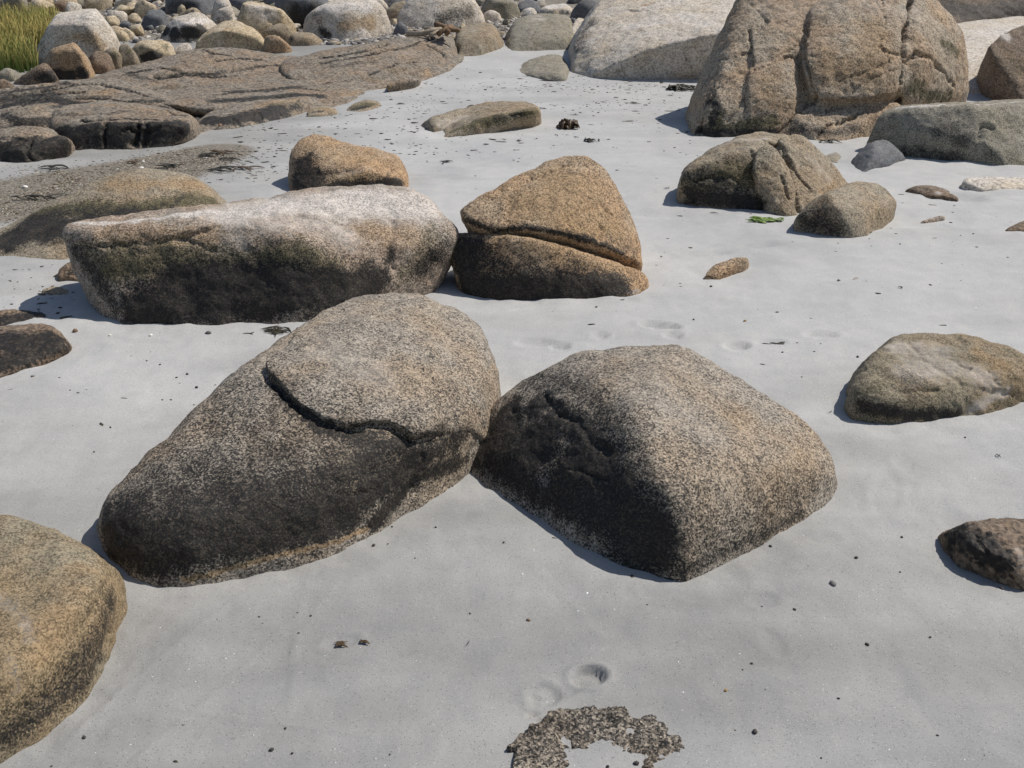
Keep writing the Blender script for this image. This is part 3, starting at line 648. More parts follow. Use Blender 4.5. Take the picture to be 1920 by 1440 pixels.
rock('ledge_block', 'long block of the ledge with a glossy black front', None, M['ledge'], [
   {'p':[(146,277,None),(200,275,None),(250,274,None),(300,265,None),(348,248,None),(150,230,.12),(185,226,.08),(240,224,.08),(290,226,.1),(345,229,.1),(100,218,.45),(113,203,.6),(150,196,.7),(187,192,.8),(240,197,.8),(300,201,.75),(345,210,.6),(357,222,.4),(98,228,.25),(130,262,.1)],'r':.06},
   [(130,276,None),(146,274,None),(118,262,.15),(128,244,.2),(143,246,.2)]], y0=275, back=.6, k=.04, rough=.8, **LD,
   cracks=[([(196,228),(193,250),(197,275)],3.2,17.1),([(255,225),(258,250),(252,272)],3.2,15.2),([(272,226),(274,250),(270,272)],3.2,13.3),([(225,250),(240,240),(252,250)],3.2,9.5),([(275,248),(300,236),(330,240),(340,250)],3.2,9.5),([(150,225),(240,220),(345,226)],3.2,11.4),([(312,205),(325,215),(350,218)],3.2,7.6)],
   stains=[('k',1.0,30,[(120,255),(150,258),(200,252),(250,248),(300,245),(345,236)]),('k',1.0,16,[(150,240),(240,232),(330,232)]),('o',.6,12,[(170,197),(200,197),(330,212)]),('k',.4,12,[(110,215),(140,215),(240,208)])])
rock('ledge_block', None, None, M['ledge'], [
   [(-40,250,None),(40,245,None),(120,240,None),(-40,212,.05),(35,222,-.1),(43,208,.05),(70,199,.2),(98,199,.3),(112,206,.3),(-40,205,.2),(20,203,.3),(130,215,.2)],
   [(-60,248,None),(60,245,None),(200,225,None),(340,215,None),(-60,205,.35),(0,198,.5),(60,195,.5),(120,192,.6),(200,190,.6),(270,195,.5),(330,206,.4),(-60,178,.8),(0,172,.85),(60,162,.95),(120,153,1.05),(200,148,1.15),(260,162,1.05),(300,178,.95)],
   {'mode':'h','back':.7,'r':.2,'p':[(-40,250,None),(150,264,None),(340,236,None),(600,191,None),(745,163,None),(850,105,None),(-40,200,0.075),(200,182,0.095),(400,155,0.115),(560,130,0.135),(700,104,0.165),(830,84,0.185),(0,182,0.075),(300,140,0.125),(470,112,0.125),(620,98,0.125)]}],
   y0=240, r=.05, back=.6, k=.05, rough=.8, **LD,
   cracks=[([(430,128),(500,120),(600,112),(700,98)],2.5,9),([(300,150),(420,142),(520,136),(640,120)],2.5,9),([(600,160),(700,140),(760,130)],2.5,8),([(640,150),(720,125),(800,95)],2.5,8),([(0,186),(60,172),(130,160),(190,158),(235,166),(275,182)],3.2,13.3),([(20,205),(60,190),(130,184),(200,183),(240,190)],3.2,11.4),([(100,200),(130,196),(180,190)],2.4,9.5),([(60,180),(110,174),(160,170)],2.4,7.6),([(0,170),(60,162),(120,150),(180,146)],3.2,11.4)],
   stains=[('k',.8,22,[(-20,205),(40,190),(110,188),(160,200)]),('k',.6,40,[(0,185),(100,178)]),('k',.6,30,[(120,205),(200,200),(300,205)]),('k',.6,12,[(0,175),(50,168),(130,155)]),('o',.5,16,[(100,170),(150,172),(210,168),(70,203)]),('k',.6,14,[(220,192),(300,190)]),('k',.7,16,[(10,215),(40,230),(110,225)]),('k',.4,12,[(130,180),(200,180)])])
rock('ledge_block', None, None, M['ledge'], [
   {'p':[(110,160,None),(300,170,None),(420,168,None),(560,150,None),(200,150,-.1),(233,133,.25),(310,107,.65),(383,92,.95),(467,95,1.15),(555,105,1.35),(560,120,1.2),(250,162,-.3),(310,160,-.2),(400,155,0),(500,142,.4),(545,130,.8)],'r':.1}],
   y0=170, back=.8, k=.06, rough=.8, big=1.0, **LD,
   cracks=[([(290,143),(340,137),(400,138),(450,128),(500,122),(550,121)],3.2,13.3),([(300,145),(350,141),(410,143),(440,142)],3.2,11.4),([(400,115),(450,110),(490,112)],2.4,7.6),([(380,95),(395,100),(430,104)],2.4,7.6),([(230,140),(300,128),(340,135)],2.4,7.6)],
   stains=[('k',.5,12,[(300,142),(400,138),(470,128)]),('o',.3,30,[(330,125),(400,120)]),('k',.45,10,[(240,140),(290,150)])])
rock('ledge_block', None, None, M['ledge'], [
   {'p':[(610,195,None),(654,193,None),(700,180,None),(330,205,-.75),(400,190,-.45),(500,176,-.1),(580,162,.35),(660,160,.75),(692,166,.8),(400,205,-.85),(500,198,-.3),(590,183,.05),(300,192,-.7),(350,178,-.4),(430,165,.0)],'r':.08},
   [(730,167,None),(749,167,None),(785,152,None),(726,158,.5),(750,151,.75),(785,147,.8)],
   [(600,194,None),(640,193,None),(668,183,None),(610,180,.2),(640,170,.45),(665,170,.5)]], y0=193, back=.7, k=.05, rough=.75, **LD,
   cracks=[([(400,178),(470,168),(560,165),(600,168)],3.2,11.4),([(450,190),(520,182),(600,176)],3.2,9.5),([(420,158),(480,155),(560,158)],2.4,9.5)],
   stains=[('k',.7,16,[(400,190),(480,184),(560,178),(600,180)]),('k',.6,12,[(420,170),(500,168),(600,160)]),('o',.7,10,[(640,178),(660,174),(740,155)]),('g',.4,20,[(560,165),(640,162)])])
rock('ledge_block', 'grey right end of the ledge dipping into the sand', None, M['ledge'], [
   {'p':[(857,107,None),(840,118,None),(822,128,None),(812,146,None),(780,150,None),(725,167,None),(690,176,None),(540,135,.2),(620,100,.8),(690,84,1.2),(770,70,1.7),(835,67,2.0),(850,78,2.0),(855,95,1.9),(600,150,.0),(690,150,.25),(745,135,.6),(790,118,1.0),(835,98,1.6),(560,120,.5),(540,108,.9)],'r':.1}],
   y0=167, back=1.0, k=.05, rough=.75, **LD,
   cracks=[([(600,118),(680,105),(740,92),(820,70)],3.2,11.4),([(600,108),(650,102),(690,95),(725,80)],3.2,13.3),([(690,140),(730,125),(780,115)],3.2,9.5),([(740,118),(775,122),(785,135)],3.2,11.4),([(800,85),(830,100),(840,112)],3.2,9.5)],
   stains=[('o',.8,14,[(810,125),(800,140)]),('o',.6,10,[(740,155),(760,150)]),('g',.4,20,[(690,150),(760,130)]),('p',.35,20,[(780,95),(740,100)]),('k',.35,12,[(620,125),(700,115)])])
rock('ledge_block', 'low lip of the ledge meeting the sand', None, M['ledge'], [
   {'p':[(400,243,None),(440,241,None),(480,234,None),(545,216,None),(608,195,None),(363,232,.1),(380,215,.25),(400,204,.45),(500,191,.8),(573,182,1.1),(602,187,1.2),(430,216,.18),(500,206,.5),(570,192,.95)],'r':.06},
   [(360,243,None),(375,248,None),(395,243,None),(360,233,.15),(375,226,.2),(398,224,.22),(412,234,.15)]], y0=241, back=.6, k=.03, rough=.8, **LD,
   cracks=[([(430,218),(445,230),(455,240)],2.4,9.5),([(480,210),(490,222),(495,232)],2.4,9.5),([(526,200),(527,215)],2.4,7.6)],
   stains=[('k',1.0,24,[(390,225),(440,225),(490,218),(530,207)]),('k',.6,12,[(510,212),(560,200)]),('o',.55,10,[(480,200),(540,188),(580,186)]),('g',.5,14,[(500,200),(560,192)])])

# outcrops behind the sand
rock('rock_outcrop', 'pale whale backed bedrock outcrop with a cut shaded face', 'rock outcrop', M['pale'], [
   {'p':[(1091,142,None),(1120,144,None),(1153,147,None),(1216,146,None),(1311,139,None),(1450,132,None),(1072,129,.3),(1074,105,.5),(1079,77,.75),(1096,48,1.1),(1105,29,1.3),(1120,10,1.5),(1135,-5,1.7),(1200,-35,2.2),(1350,-45,2.4),(1550,-30,2.2),
    (1115,139,-.01),(1129,126,-.05),(1149,120,-.07),(1187,102,-.1),(1225,87,-.12),(1264,78,-.13),(1311,66,-.14),(1345,60,-.14),(1450,50,-.1),(1110,95,.3),(1160,60,.6),(1260,25,1.0)],'r':.03}],
   y0=145, back=2.5, sub=1, res=.9, rough=.9,
   cracks=[([(1197,105),(1206,145)],2.5,5),([(1210,104),(1216,128)],2.5,4),([(1215,105),(1255,124)],2.5,4),([(1281,95),(1290,115)],2.5,5),([(1153,126),(1160,143)],2.5,4),([(1300,75),(1304,95)],2.5,3),([(1180,20),(1240,18),(1330,22)],3,3),([(1150,60),(1180,65),(1200,58)],3,3)],
   stains=[('k',.45,22,[(1085,90),(1090,60),(1110,40)]),('o',.35,25,[(1120,80),(1150,95)]),('o',.9,6,[(1205,10),(1225,6)]),('k',.3,10,[(1095,130),(1105,115)]),('p',.6,40,[(1180,50),(1280,30),(1330,50)])])
rock('rock', 'low grey shelf of rock in the sand beside the pale outcrop', 'rock', M['grey'], [[
    (1000,144,None),(1033,153,None),(1064,151,None),(1068,134,None),(972,133,.5),(982,121,.8),(1013,106,1.2),(1053,98,1.5),(1066,126,.7),(1040,141,.1),(1055,134,.12)]], y0=152, facets=5, r=.04, back=.6, sub=1,
   cracks=[([(985,125),(1010,122),(1040,130)],3,3)], stains=[('o',.4,12,[(1040,130)]),('k',.3,12,[(990,135)])])
rock('rock_outcrop', 'rounded brown rock hump with a dark vertical crack at the back of the sand', 'rock outcrop', M['tan'], [[
    (857,107,None),(900,103,None),(940,97,None),(853,78,.3),(860,58,.6),(890,45,.9),(925,44,.9),(942,67,.5),(870,75,.12),(920,70,.15)]], y0=106, facets=5, r=.08, back=1.0, sub=1, big=1.0,
   cracks=[([(902,50),(908,75),(905,100)],3,4),([(852,80),(858,105)],4,8)], stains=[('o',.6,14,[(935,80),(930,60)]),('p',.4,20,[(890,55)])])
rock('rock_outcrop', 'large rounded grey rock hump between the brown hump and pale outcrop', 'rock outcrop', M['grey'], [[
    (955,98,None),(987,99,None),(1033,96,None),(1085,90,None),(952,92,.2),(953,70,.5),(970,38,.9),(993,24,1.1),(1033,23,1.1),(1065,33,1.0),(1074,77,.5),(970,75,.15),(1040,65,.25)]], y0=98, facets=6, r=.08, back=1.2, sub=1,
   cracks=[([(985,45),(1020,40),(1060,52)],3,3)], stains=[('o',.3,20,[(1000,75)]),('p',.5,25,[(1010,35),(1000,28)])])
rock('rock', 'small broken block wedged beside the pale outcrop', 'rock', M['pale'], [[
    (1072,92,None),(1100,88,None),(1070,60,.4),(1080,35,.8),(1097,38,.8),(1102,70,.4)]], y0=92, r=.05, back=.4, sub=1, cracks=[([(1070,65),(1100,62)],3,6),([(1072,76),(1098,74)],3,6)])
rock('rock_outcrop', 'smooth pale bedrock slope at the far right behind the giant boulder', 'rock outcrop', M['pale'], [
   {'p':[(1800,178,None),(1850,172,None),(1960,165,None),(2200,160,None),(1760,60,1.6),(1800,45,2.2),(1860,37,2.6),(1920,30,3.0),(2100,20,3.2),(2250,60,2.6),(1815,130,.6),(1900,100,1.0),(2100,110,.8)],'r':.15}],
   y0=175, back=2.0, sub=1, rough=.5, res=1.1, cracks=[([(1815,75),(1870,70),(1920,60)],3,2)], stains=[('p',.6,60,[(1850,60),(1920,60)])])
rock('rock_outcrop', 'dark shadowed rock wall at the top right corner', 'rock outcrop', M['brown'], [
   {'p':[(1700,80,None),(1800,45,None),(1850,40,None),(2100,40,None),(1700,-40,.5),(1800,-60,.5),(1900,-60,.4),(2100,-60,.5),(1850,10,.2)],'r':.1}],
   y0=45, back=1.5, sub=1, rough=1.6, res=1.2, stains=[('k',.6,40,[(1780,15),(1850,25),(1910,15)]),('g',.4,30,[(1800,10)])])
rock('rock', 'pale triangular slab leaning in the gap at the right edge', 'rock', M['pale'], [[
    (1818,152,None),(1872,158,None),(1900,160,None),(1818,138,.2),(1840,110,.4),(1862,90,.6),(1900,85,.7)]], y0=156, r=.04, back=.4, sub=1)
rock('stone', 'small pointed grey stone at the foot of the pale triangular slab', 'stone', M['slate'], [[
    (1822,168,None),(1852,170,None),(1822,162,.15),(1837,152,.3),(1845,158,.25)]], y0=170, r=.02, back=.2, sub=1)
rock('stone', 'small low grey stone left of the leaning brown boulder', 'stone', M['grey'], [[
    (1842,184,None),(1880,184,None),(1850,176,.2),(1868,172,.3),(1880,174,.3)]], y0=184, r=.02, back=.2, sub=1)

# ---------------------------------------------------------------- boulders of the rubble bank
ANCH = []
ORD = ['closest', 'second closest', 'third closest', 'fourth closest', 'fifth closest', 'sixth closest', 'seventh closest', 'eighth closest', 'ninth closest', 'tenth closest', 'eleventh closest', 'twelfth closest']
def label_by_place(items, anchors, form):
    """items: (object, kind words, x, y); names each by its rank in distance from the nearest landmark"""
    left = list(items)
    per = {}
    for o, kd, x, y in left:
        d = sorted((math.hypot(x-p[0], y-p[1]), a) for a, p in anchors); per.setdefault((kd, d[0][1]), []).append((d[0][0], o))
    for (kd, a), L in per.items():
        L.sort(key=lambda t: t[0])
        for i, (d, o) in enumerate(L): o['label'] = form.format(kd=kd, o=ORD[min(i, 11)], a=a)
def bank(label, mat, outline, base=None, thick=None, r=None, stains=(), cracks=(), cat='boulder', name='boulder', ridge=None, **kw):
    """a boulder of the bank from its seen outline (photo pixels) and thickness; its seat is where the bank meets its lowest point"""
    mx_, my_ = sum(p[0] for p in outline)/len(outline), max(p[1] for p in outline)
    outline = [(mx_+(x-mx_)*1.11, my_+(y-my_)*1.17) for x, y in outline]
    xs = [p[0] for p in outline]; ys = [p[1] for p in outline]; yb = base or max(ys); y1 = max(ys); y0_ = min(ys)
    Y0 = at_h(960, yb)[1]; w = (max(xs)-min(xs))*Y0/FPX; T = thick or .7*w
    cx = sum(xs)/len(xs); pts = []
    for x, y in outline:
        u = (y1-y)/(y1-y0_+1e-6)
        pts.append((x, y, T*(.12+.40*u)))
    for fx, fy, ft in (ridge or ((.3, .45, .03), (.7, .42, .05), (.5, .75, .0))):
        pts.append((min(xs)+(max(xs)-min(xs))*fx, y0_+(y1-y0_)*fy, T*ft))
    low = [p for p in outline if p[1] > y1-.35*(y1-y0_)]
    pts += [(p[0]*.85+cx*.15, yb, None) for p in low]
    Y = Y0
    L = Lump(lump_pts(pts, Y0, 't', T*.5), r or max(.008, .010*w)).facet(int(sum(xs)*7)%9999, 10, .74, .93)
    o = solid(name, L, L.lo, L.hi, mat, Y, sub=1, res=1.1, stains=stains, cracks=cracks, rough=.8, big=.6, **kw)
    sh = label
    for w_ in (' with', ' at ', ' in ', ' left', ' right', ' below', ' behind', ' beside', ' between', ' touching', ' near', ' under', ' squeezed', ' half', ' on ', ' above', ' before', ' streaked', ',', ' leaning', ' high'):
        sh = sh.split(w_)[0] if len(sh.split(w_)[0].split()) > 1 else sh
    ANCH.append((sh, tuple(np.mean([at_h(a, b) for a, b, v in pts if v is None], 0)))); tag(o, label, cat); o_f[o.name] = (L, L.lo, L.hi, Y); return o
A = bank
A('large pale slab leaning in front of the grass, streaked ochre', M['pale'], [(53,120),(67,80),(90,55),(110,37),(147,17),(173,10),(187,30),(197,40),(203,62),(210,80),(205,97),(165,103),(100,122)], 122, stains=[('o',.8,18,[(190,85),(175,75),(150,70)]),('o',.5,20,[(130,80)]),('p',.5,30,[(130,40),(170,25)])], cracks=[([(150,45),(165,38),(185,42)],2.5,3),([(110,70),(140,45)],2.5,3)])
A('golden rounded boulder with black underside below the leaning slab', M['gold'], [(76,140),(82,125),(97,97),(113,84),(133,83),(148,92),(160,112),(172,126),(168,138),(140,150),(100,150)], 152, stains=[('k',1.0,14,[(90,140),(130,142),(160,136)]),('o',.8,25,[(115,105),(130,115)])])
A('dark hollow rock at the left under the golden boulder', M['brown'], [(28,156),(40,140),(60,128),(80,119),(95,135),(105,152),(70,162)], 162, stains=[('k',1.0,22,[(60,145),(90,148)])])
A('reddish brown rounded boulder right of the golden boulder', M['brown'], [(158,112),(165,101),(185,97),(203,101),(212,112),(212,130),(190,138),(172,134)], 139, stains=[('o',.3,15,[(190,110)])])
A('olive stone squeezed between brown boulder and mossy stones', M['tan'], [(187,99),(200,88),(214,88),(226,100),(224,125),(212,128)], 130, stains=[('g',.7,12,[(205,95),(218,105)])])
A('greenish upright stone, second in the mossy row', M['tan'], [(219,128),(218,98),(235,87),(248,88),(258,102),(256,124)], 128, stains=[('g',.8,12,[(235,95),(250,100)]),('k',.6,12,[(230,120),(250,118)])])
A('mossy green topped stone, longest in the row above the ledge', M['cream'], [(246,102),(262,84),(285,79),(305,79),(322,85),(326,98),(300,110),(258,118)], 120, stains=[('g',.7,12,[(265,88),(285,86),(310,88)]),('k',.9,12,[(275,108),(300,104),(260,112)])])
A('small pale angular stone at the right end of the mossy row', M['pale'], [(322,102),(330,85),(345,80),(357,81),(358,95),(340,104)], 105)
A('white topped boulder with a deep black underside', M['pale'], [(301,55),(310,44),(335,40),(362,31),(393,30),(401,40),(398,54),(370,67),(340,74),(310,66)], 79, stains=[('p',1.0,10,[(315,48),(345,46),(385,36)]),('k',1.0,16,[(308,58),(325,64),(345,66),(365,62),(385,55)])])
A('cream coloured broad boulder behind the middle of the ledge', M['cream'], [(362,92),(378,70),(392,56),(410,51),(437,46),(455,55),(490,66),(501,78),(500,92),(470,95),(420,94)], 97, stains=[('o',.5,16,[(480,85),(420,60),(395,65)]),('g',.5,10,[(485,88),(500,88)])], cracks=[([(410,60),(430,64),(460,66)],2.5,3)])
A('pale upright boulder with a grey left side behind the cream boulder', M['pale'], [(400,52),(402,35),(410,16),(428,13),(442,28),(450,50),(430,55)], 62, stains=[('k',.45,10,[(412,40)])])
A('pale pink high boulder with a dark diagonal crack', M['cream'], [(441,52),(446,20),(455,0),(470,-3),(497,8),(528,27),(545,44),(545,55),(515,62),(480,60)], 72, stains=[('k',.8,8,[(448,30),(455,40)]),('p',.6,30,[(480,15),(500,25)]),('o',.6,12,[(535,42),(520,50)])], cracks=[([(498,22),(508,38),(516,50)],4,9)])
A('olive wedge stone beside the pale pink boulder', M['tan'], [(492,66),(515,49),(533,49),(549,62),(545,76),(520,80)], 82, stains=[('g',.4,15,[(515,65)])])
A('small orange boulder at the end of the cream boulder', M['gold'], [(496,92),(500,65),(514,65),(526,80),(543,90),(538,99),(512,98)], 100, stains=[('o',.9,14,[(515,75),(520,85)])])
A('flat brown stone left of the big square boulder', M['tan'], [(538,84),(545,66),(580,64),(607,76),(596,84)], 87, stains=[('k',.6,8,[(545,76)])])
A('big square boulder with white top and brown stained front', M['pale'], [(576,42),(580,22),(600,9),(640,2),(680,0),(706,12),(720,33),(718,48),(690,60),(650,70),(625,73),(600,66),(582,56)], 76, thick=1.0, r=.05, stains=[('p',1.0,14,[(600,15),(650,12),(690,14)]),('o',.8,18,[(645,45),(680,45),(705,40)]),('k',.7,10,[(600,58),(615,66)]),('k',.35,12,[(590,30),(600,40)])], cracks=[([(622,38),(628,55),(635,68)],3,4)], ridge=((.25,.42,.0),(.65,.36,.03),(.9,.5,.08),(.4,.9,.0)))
A('small grey pointed stone between the two big boulders', M['slate'], [(738,64),(743,44),(754,39),(763,50),(761,64)], 67)
A('large smooth grey boulder touching the top edge, driftwood before it', M['pale'], [(757,32),(764,2),(772,-14),(830,-22),(880,-14),(893,6),(897,38),(870,46),(835,55),(790,54),(766,47)], 58, thick=1.1, r=.12, stains=[('k',.5,22,[(830,32),(860,30),(880,25)]),('p',.6,6,[(783,5),(785,30)]),('p',.6,8,[(893,15),(895,38)]),('g',.4,15,[(800,45),(850,40)])])
A('grey angular stone with an ochre right side', M['slate'], [(262,50),(270,30),(284,19),(304,19),(315,34),(300,50)], 53, stains=[('o',.7,10,[(308,38)])])
A('pale round stone right of the top of the leaning slab', M['pale'], [(198,44),(204,21),(218,16),(234,26),(232,40),(212,46)], 47)
A('tan stone half hidden by the leaning slab', M['cream'], [(202,72),(201,50),(215,46),(232,53),(242,65),(225,75)], 77, stains=[('o',.5,12,[(220,55)])])
A('cream pyramid stone near the top left of the bank', M['cream'], [(230,20),(240,4),(256,0),(262,16),(250,27),(238,26)], 29)
A('small pinkish stone below the cream pyramid stone', M['cream'], [(236,38),(250,26),(266,29),(266,42),(248,44)], 45)
A('grey brown peaked stone left of the pale upright boulder', M['tan'], [(331,37),(340,24),(358,10),(370,16),(380,32),(360,40)], 43, stains=[('o',.4,12,[(350,25)])])
A('whitish leaning stone behind the pale upright boulder', M['pale'], [(398,34),(402,0),(415,-8),(432,2),(438,14),(420,32)], 36, stains=[('p',.7,14,[(415,12)])])
A('dark purple grey boulder at the top edge left of the whitish stone', M['slate'], [(302,16),(306,-10),(350,-22),(394,-14),(400,8),(390,22),(330,26)], 28, stains=[('k',.5,20,[(330,15),(370,10)])])
A('dark vertical faced boulder behind the pale pink boulder', M['slate'], [(512,14),(522,-12),(560,-24),(608,-14),(618,12),(592,40),(555,48)], 52, stains=[('k',.7,25,[(550,20),(560,40),(590,20)])])
A('bluish dark boulder at the top edge above the big square boulder', M['slate'], [(690,20),(700,-8),(735,-18),(776,-8),(766,12),(720,24)], 26, stains=[('k',.5,16,[(720,8),(750,5)])])
A('sloping tan slab between the big square boulder and grey boulder', M['tan'], [(712,40),(740,10),(765,5),(768,28),(745,42)], 44, stains=[('o',.4,14,[(740,25)])])
A('mossy boulder at the top edge right of the large grey boulder', M['grey'], [(897,36),(903,2),(925,-14),(958,-6),(973,8),(966,22),(935,30)], 38, stains=[('g',.5,16,[(930,10),(960,8)]),('k',.4,10,[(905,25)])])
A('dark green grey rounded stone above the rounded hump', M['slate'], [(966,26),(970,7),(988,0),(1006,4),(1013,18),(990,27)], 28, stains=[('g',.4,12,[(985,10)])])
A('white stone on the shoulder of the grey hump', M['pale'], [(972,33),(980,21),(998,16),(1010,23),(1000,34)], 35, stains=[('p',1.0,12,[(990,22)])])
A('long white block behind the grey hump', M['pale'], [(1013,24),(1019,9),(1045,6),(1066,8),(1070,22),(1040,27)], 30, stains=[('p',.9,18,[(1030,12),(1055,12)])])
A('pale low stone behind the brown hump', M['pale'], [(905,38),(908,23),(924,22),(944,32),(938,40)], 42)
A('sharp grey green stone behind the broken block', M['slate'], [(1072,32),(1080,10),(1100,-6),(1120,-2),(1118,20),(1095,34)], 38, stains=[('g',.3,14,[(1090,15)]),('p',.4,10,[(1110,2)])])
A('grey stone at the left edge of the ledge foot', M['grey'], [(-14,150),(0,133),(24,128),(35,135),(28,150)], 154)
A('reddish stone at the left edge before the dark hollow rock', M['brown'], [(-20,172),(-5,150),(12,150),(26,164),(20,174)], 176)
for q, (ol, mt) in enumerate([([(-10,22),(5,6),(28,5),(40,18),(20,26)], 'slate'), ([(40,17),(54,1),(78,0),(85,12),(60,20)], 'grey'), ([(84,20),(95,6),(118,1),(130,11),(112,22)], 'brown'), ([(130,14),(140,0),(165,-4),(175,10),(150,16)], 'grey')]):
    A(('blue grey stone at the top left corner above the grass', 'light grey stone at the top left, second from the corner', 'brownish stone at the top edge above the grass', 'grey stone at the top edge above the leaning slab')[q], M[mt], ol)
rng = random.Random(11)
def px_seed(): return rng.random()*.004
def loose_stone(x, y, s, mat, name='stone'):
    P = np.array([[rng.gauss(0, 1) for _ in range(3)] for _ in range(13)]); P /= np.linalg.norm(P, axis=1)[:, None]
    P *= np.array([s*rng.uniform(.8, 1.3), s*rng.uniform(.7, 1.1), s*rng.uniform(.5, .85)])*.5
    a = rng.uniform(0, 6.28); ca, sa = math.cos(a), math.sin(a); P[:, :2] = P[:, :2]@np.array([[ca, -sa], [sa, ca]])
    z = float(g0(x, y)); P += np.array([x, y, z+s*.16])
    L = Lump(P, s*.018).facet(int(px_seed()*1e6), 6, .7, .92); c0 = (x, y, z)
    return solid(name, L, L.lo, L.hi, mat, max(y, 8.), sub=1, res=max(.7, min(1.6, s*3)), rough=.8, big=.6, clip=False, loc=c0)
BP2 = []
def clear(x, y, s): return all((x-a)**2+(y-b)**2 > (.42*(s+t))**2 for a, b, t in BP2)
n_ = 0; STN = []
for tries in range(5200):
    bigger = n_ < 70
    px, py = (rng.uniform(-20, 720), rng.uniform(-40, 34)) if bigger else (rng.uniform(100, 1080), rng.uniform(-28, 76))
    if py > 60 and not (180 < px < 320): continue
    p = at_h(px, py); s = rng.uniform(.38, .75) if bigger else rng.choice([.14, .18, .22, .3, .42])*(1.5 if py < 0 else 1)
    if px > 560 and py > 30 and s > .2: continue
    if not clear(p[0], p[1], s): continue
    BP2.append((p[0], p[1], s)); mt = rng.choice(['pale', 'pale', 'pale', 'tan', 'cream', 'grey', 'slate', 'cream', 'cream', 'grey'])
    o = loose_stone(p[0], p[1], s, M[mt]); n_ += 1
    tag(o, None, 'stone', 'loose stones of the rubble bank')
    STN.append((o, ('small ' if s < .25 else 'middling ' if s < .5 else 'large ')+{'pale': 'pale', 'grey': 'grey', 'slate': 'blue grey', 'tan': 'tan', 'cream': 'cream'}[mt]+' stone', p[0], p[1]))
    if n_ >= 190: break

label_by_place(STN, ANCH, '{kd}, {o} such stone to the {a}')
# ---------------------------------------------------------------- the sand
def sand_mat():
    m = bpy.data.materials.new('sand'); m.use_nodes = True; nt = m.node_tree; B = nt.nodes['Principled BSDF']
    ge = nd(nt, 'ShaderNodeNewGeometry').outputs['Position']
    at = nd(nt, 'ShaderNodeAttribute', attribute_name='ground_mix'); sp = nd(nt, 'ShaderNodeSeparateColor'); nt.links.new(at.outputs['Color'], sp.inputs[0])
    n1 = noise(nt, ge, 1.1, 5, .6).outputs[0]; n2 = noise(nt, ge, 480., 3, .8).outputs[0]; n3 = noise(nt, ge, 9., 4, .6, .6).outputs[0]
    vo = nd(nt, 'ShaderNodeTexVoronoi'); vo.inputs['Scale'].default_value = 420.; nt.links.new(ge, vo.inputs['Vector'])
    sc = nd(nt, 'ShaderNodeSeparateColor'); nt.links.new(vo.outputs['Color'], sc.inputs[0])
    c = ramp(nt, n2, [(.25, (.315, .312, .302)), (.5, (.43, .427, .416)), (.75, (.545, .541, .53))])
    t = mathn(nt, 'ADD', mathn(nt, 'MULTIPLY', n1, .65), mathn(nt, 'MULTIPLY', n3, .35))
    c = mix(nt, 1.0, c, ramp(nt, t, [(.35, (.86, .87, .885)), (.65, (1.10, 1.09, 1.07))]), 'MULTIPLY')
    dk = mathn(nt, 'LESS_THAN', sc.outputs[0], .025); c = mix(nt, mathn(nt, 'MULTIPLY', dk, .45), c, (.06, .055, .05))
    wt = mathn(nt, 'GREATER_THAN', sc.outputs[0], .985); c = mix(nt, mathn(nt, 'MULTIPLY', wt, .45), c, (.72, .70, .66))
    dampc = mix(nt, 1.0, c, (.60, .595, .58), 'MULTIPLY'); c = mix(nt, sp.outputs[1], c, dampc)
    n4 = noise(nt, ge, 45., 5, .7).outputs[0]
    grc = ramp(nt, n4, [(.3, (.05, .042, .03)), (.5, (.17, .145, .11)), (.7, (.33, .30, .25))])
    gm = remap(nt, mathn(nt, 'ADD', sp.outputs[0], mathn(nt, 'MULTIPLY', mathn(nt, 'SUBTRACT', n4, .5), .9)), .22, .58)
    c = mix(nt, mathn(nt, 'MULTIPLY', gm, .85), c, grc)
    nt.links.new(c, B.inputs['Base Color']); B.inputs['Roughness'].default_value = .9; B.inputs['Specular IOR Level'].default_value = .2
    b1 = nd(nt, 'ShaderNodeBump'); b1.inputs['Strength'].default_value = .35; b1.inputs['Distance'].default_value = .0016; nt.links.new(n2, b1.inputs['Height'])
    b2 = nd(nt, 'ShaderNodeBump'); b2.inputs['Strength'].default_value = .3; b2.inputs['Distance'].default_value = .004
    nt.links.new(noise(nt, ge, 60., 4, .6).outputs[0], b2.inputs['Height']); nt.links.new(b1.outputs[0], b2.inputs['Normal']); nt.links.new(b2.outputs[0], B.inputs['Normal'])
    return m

rows = [-60., -25, -10, -4, -2, -1, -.3, .2, .5, .7]
y = .8
while y < 60: rows.append(y); y += (.0066 if y < 2.35 else max(.0118, .0055*y)) if y < 6 else .008*y
rows += [65, 72, 82, 95, 115, 140, 180, 240, 320, 420]
cs = np.arange(-.5, .5001, .0028)
cols = np.concatenate([[-25, -12, -6, -3.5, -2.2, -1.5, -1.1, -.85, -.7, -.62, -.56], cs, [.56, .62, .7, .85, 1.1, 1.5, 2.2, 3.5, 6, 12, 25]])
R_, C_ = np.array(rows), cols
yy = np.repeat(R_, len(C_)); xx = np.tile(C_, len(R_))*(np.abs(yy)+1.7)
zz = g0(xx, yy)
P3 = np.stack([xx, yy, 0*xx], 1).astype(F32)
flat = 1-smooth01((yy-11.5)/4)
zz = zz+(.018*fbm(P3/1.4, 3, .45)+.0035*fbm(P3/.25, 3, .5)*smooth01((9-yy)/4)+.0010*fbm(P3*np.array([22., 9., 1.], F32), 2))*flat
zz += .10*fbm(P3/2.2, 4, .55)*smooth01((yy-13)/4)
def dist_base(x, y, pts, R):
    return near_dist(np.stack([x, y, 0*x], 1).astype(F32), pts, R)
near = (yy > 1.2) & (yy < 9) & (np.abs(xx) < 6); ii = np.nonzero(near)[0]
BP = np.array([[b[0], b[1], 0] for b in BASES if b[1] < 9], F32)
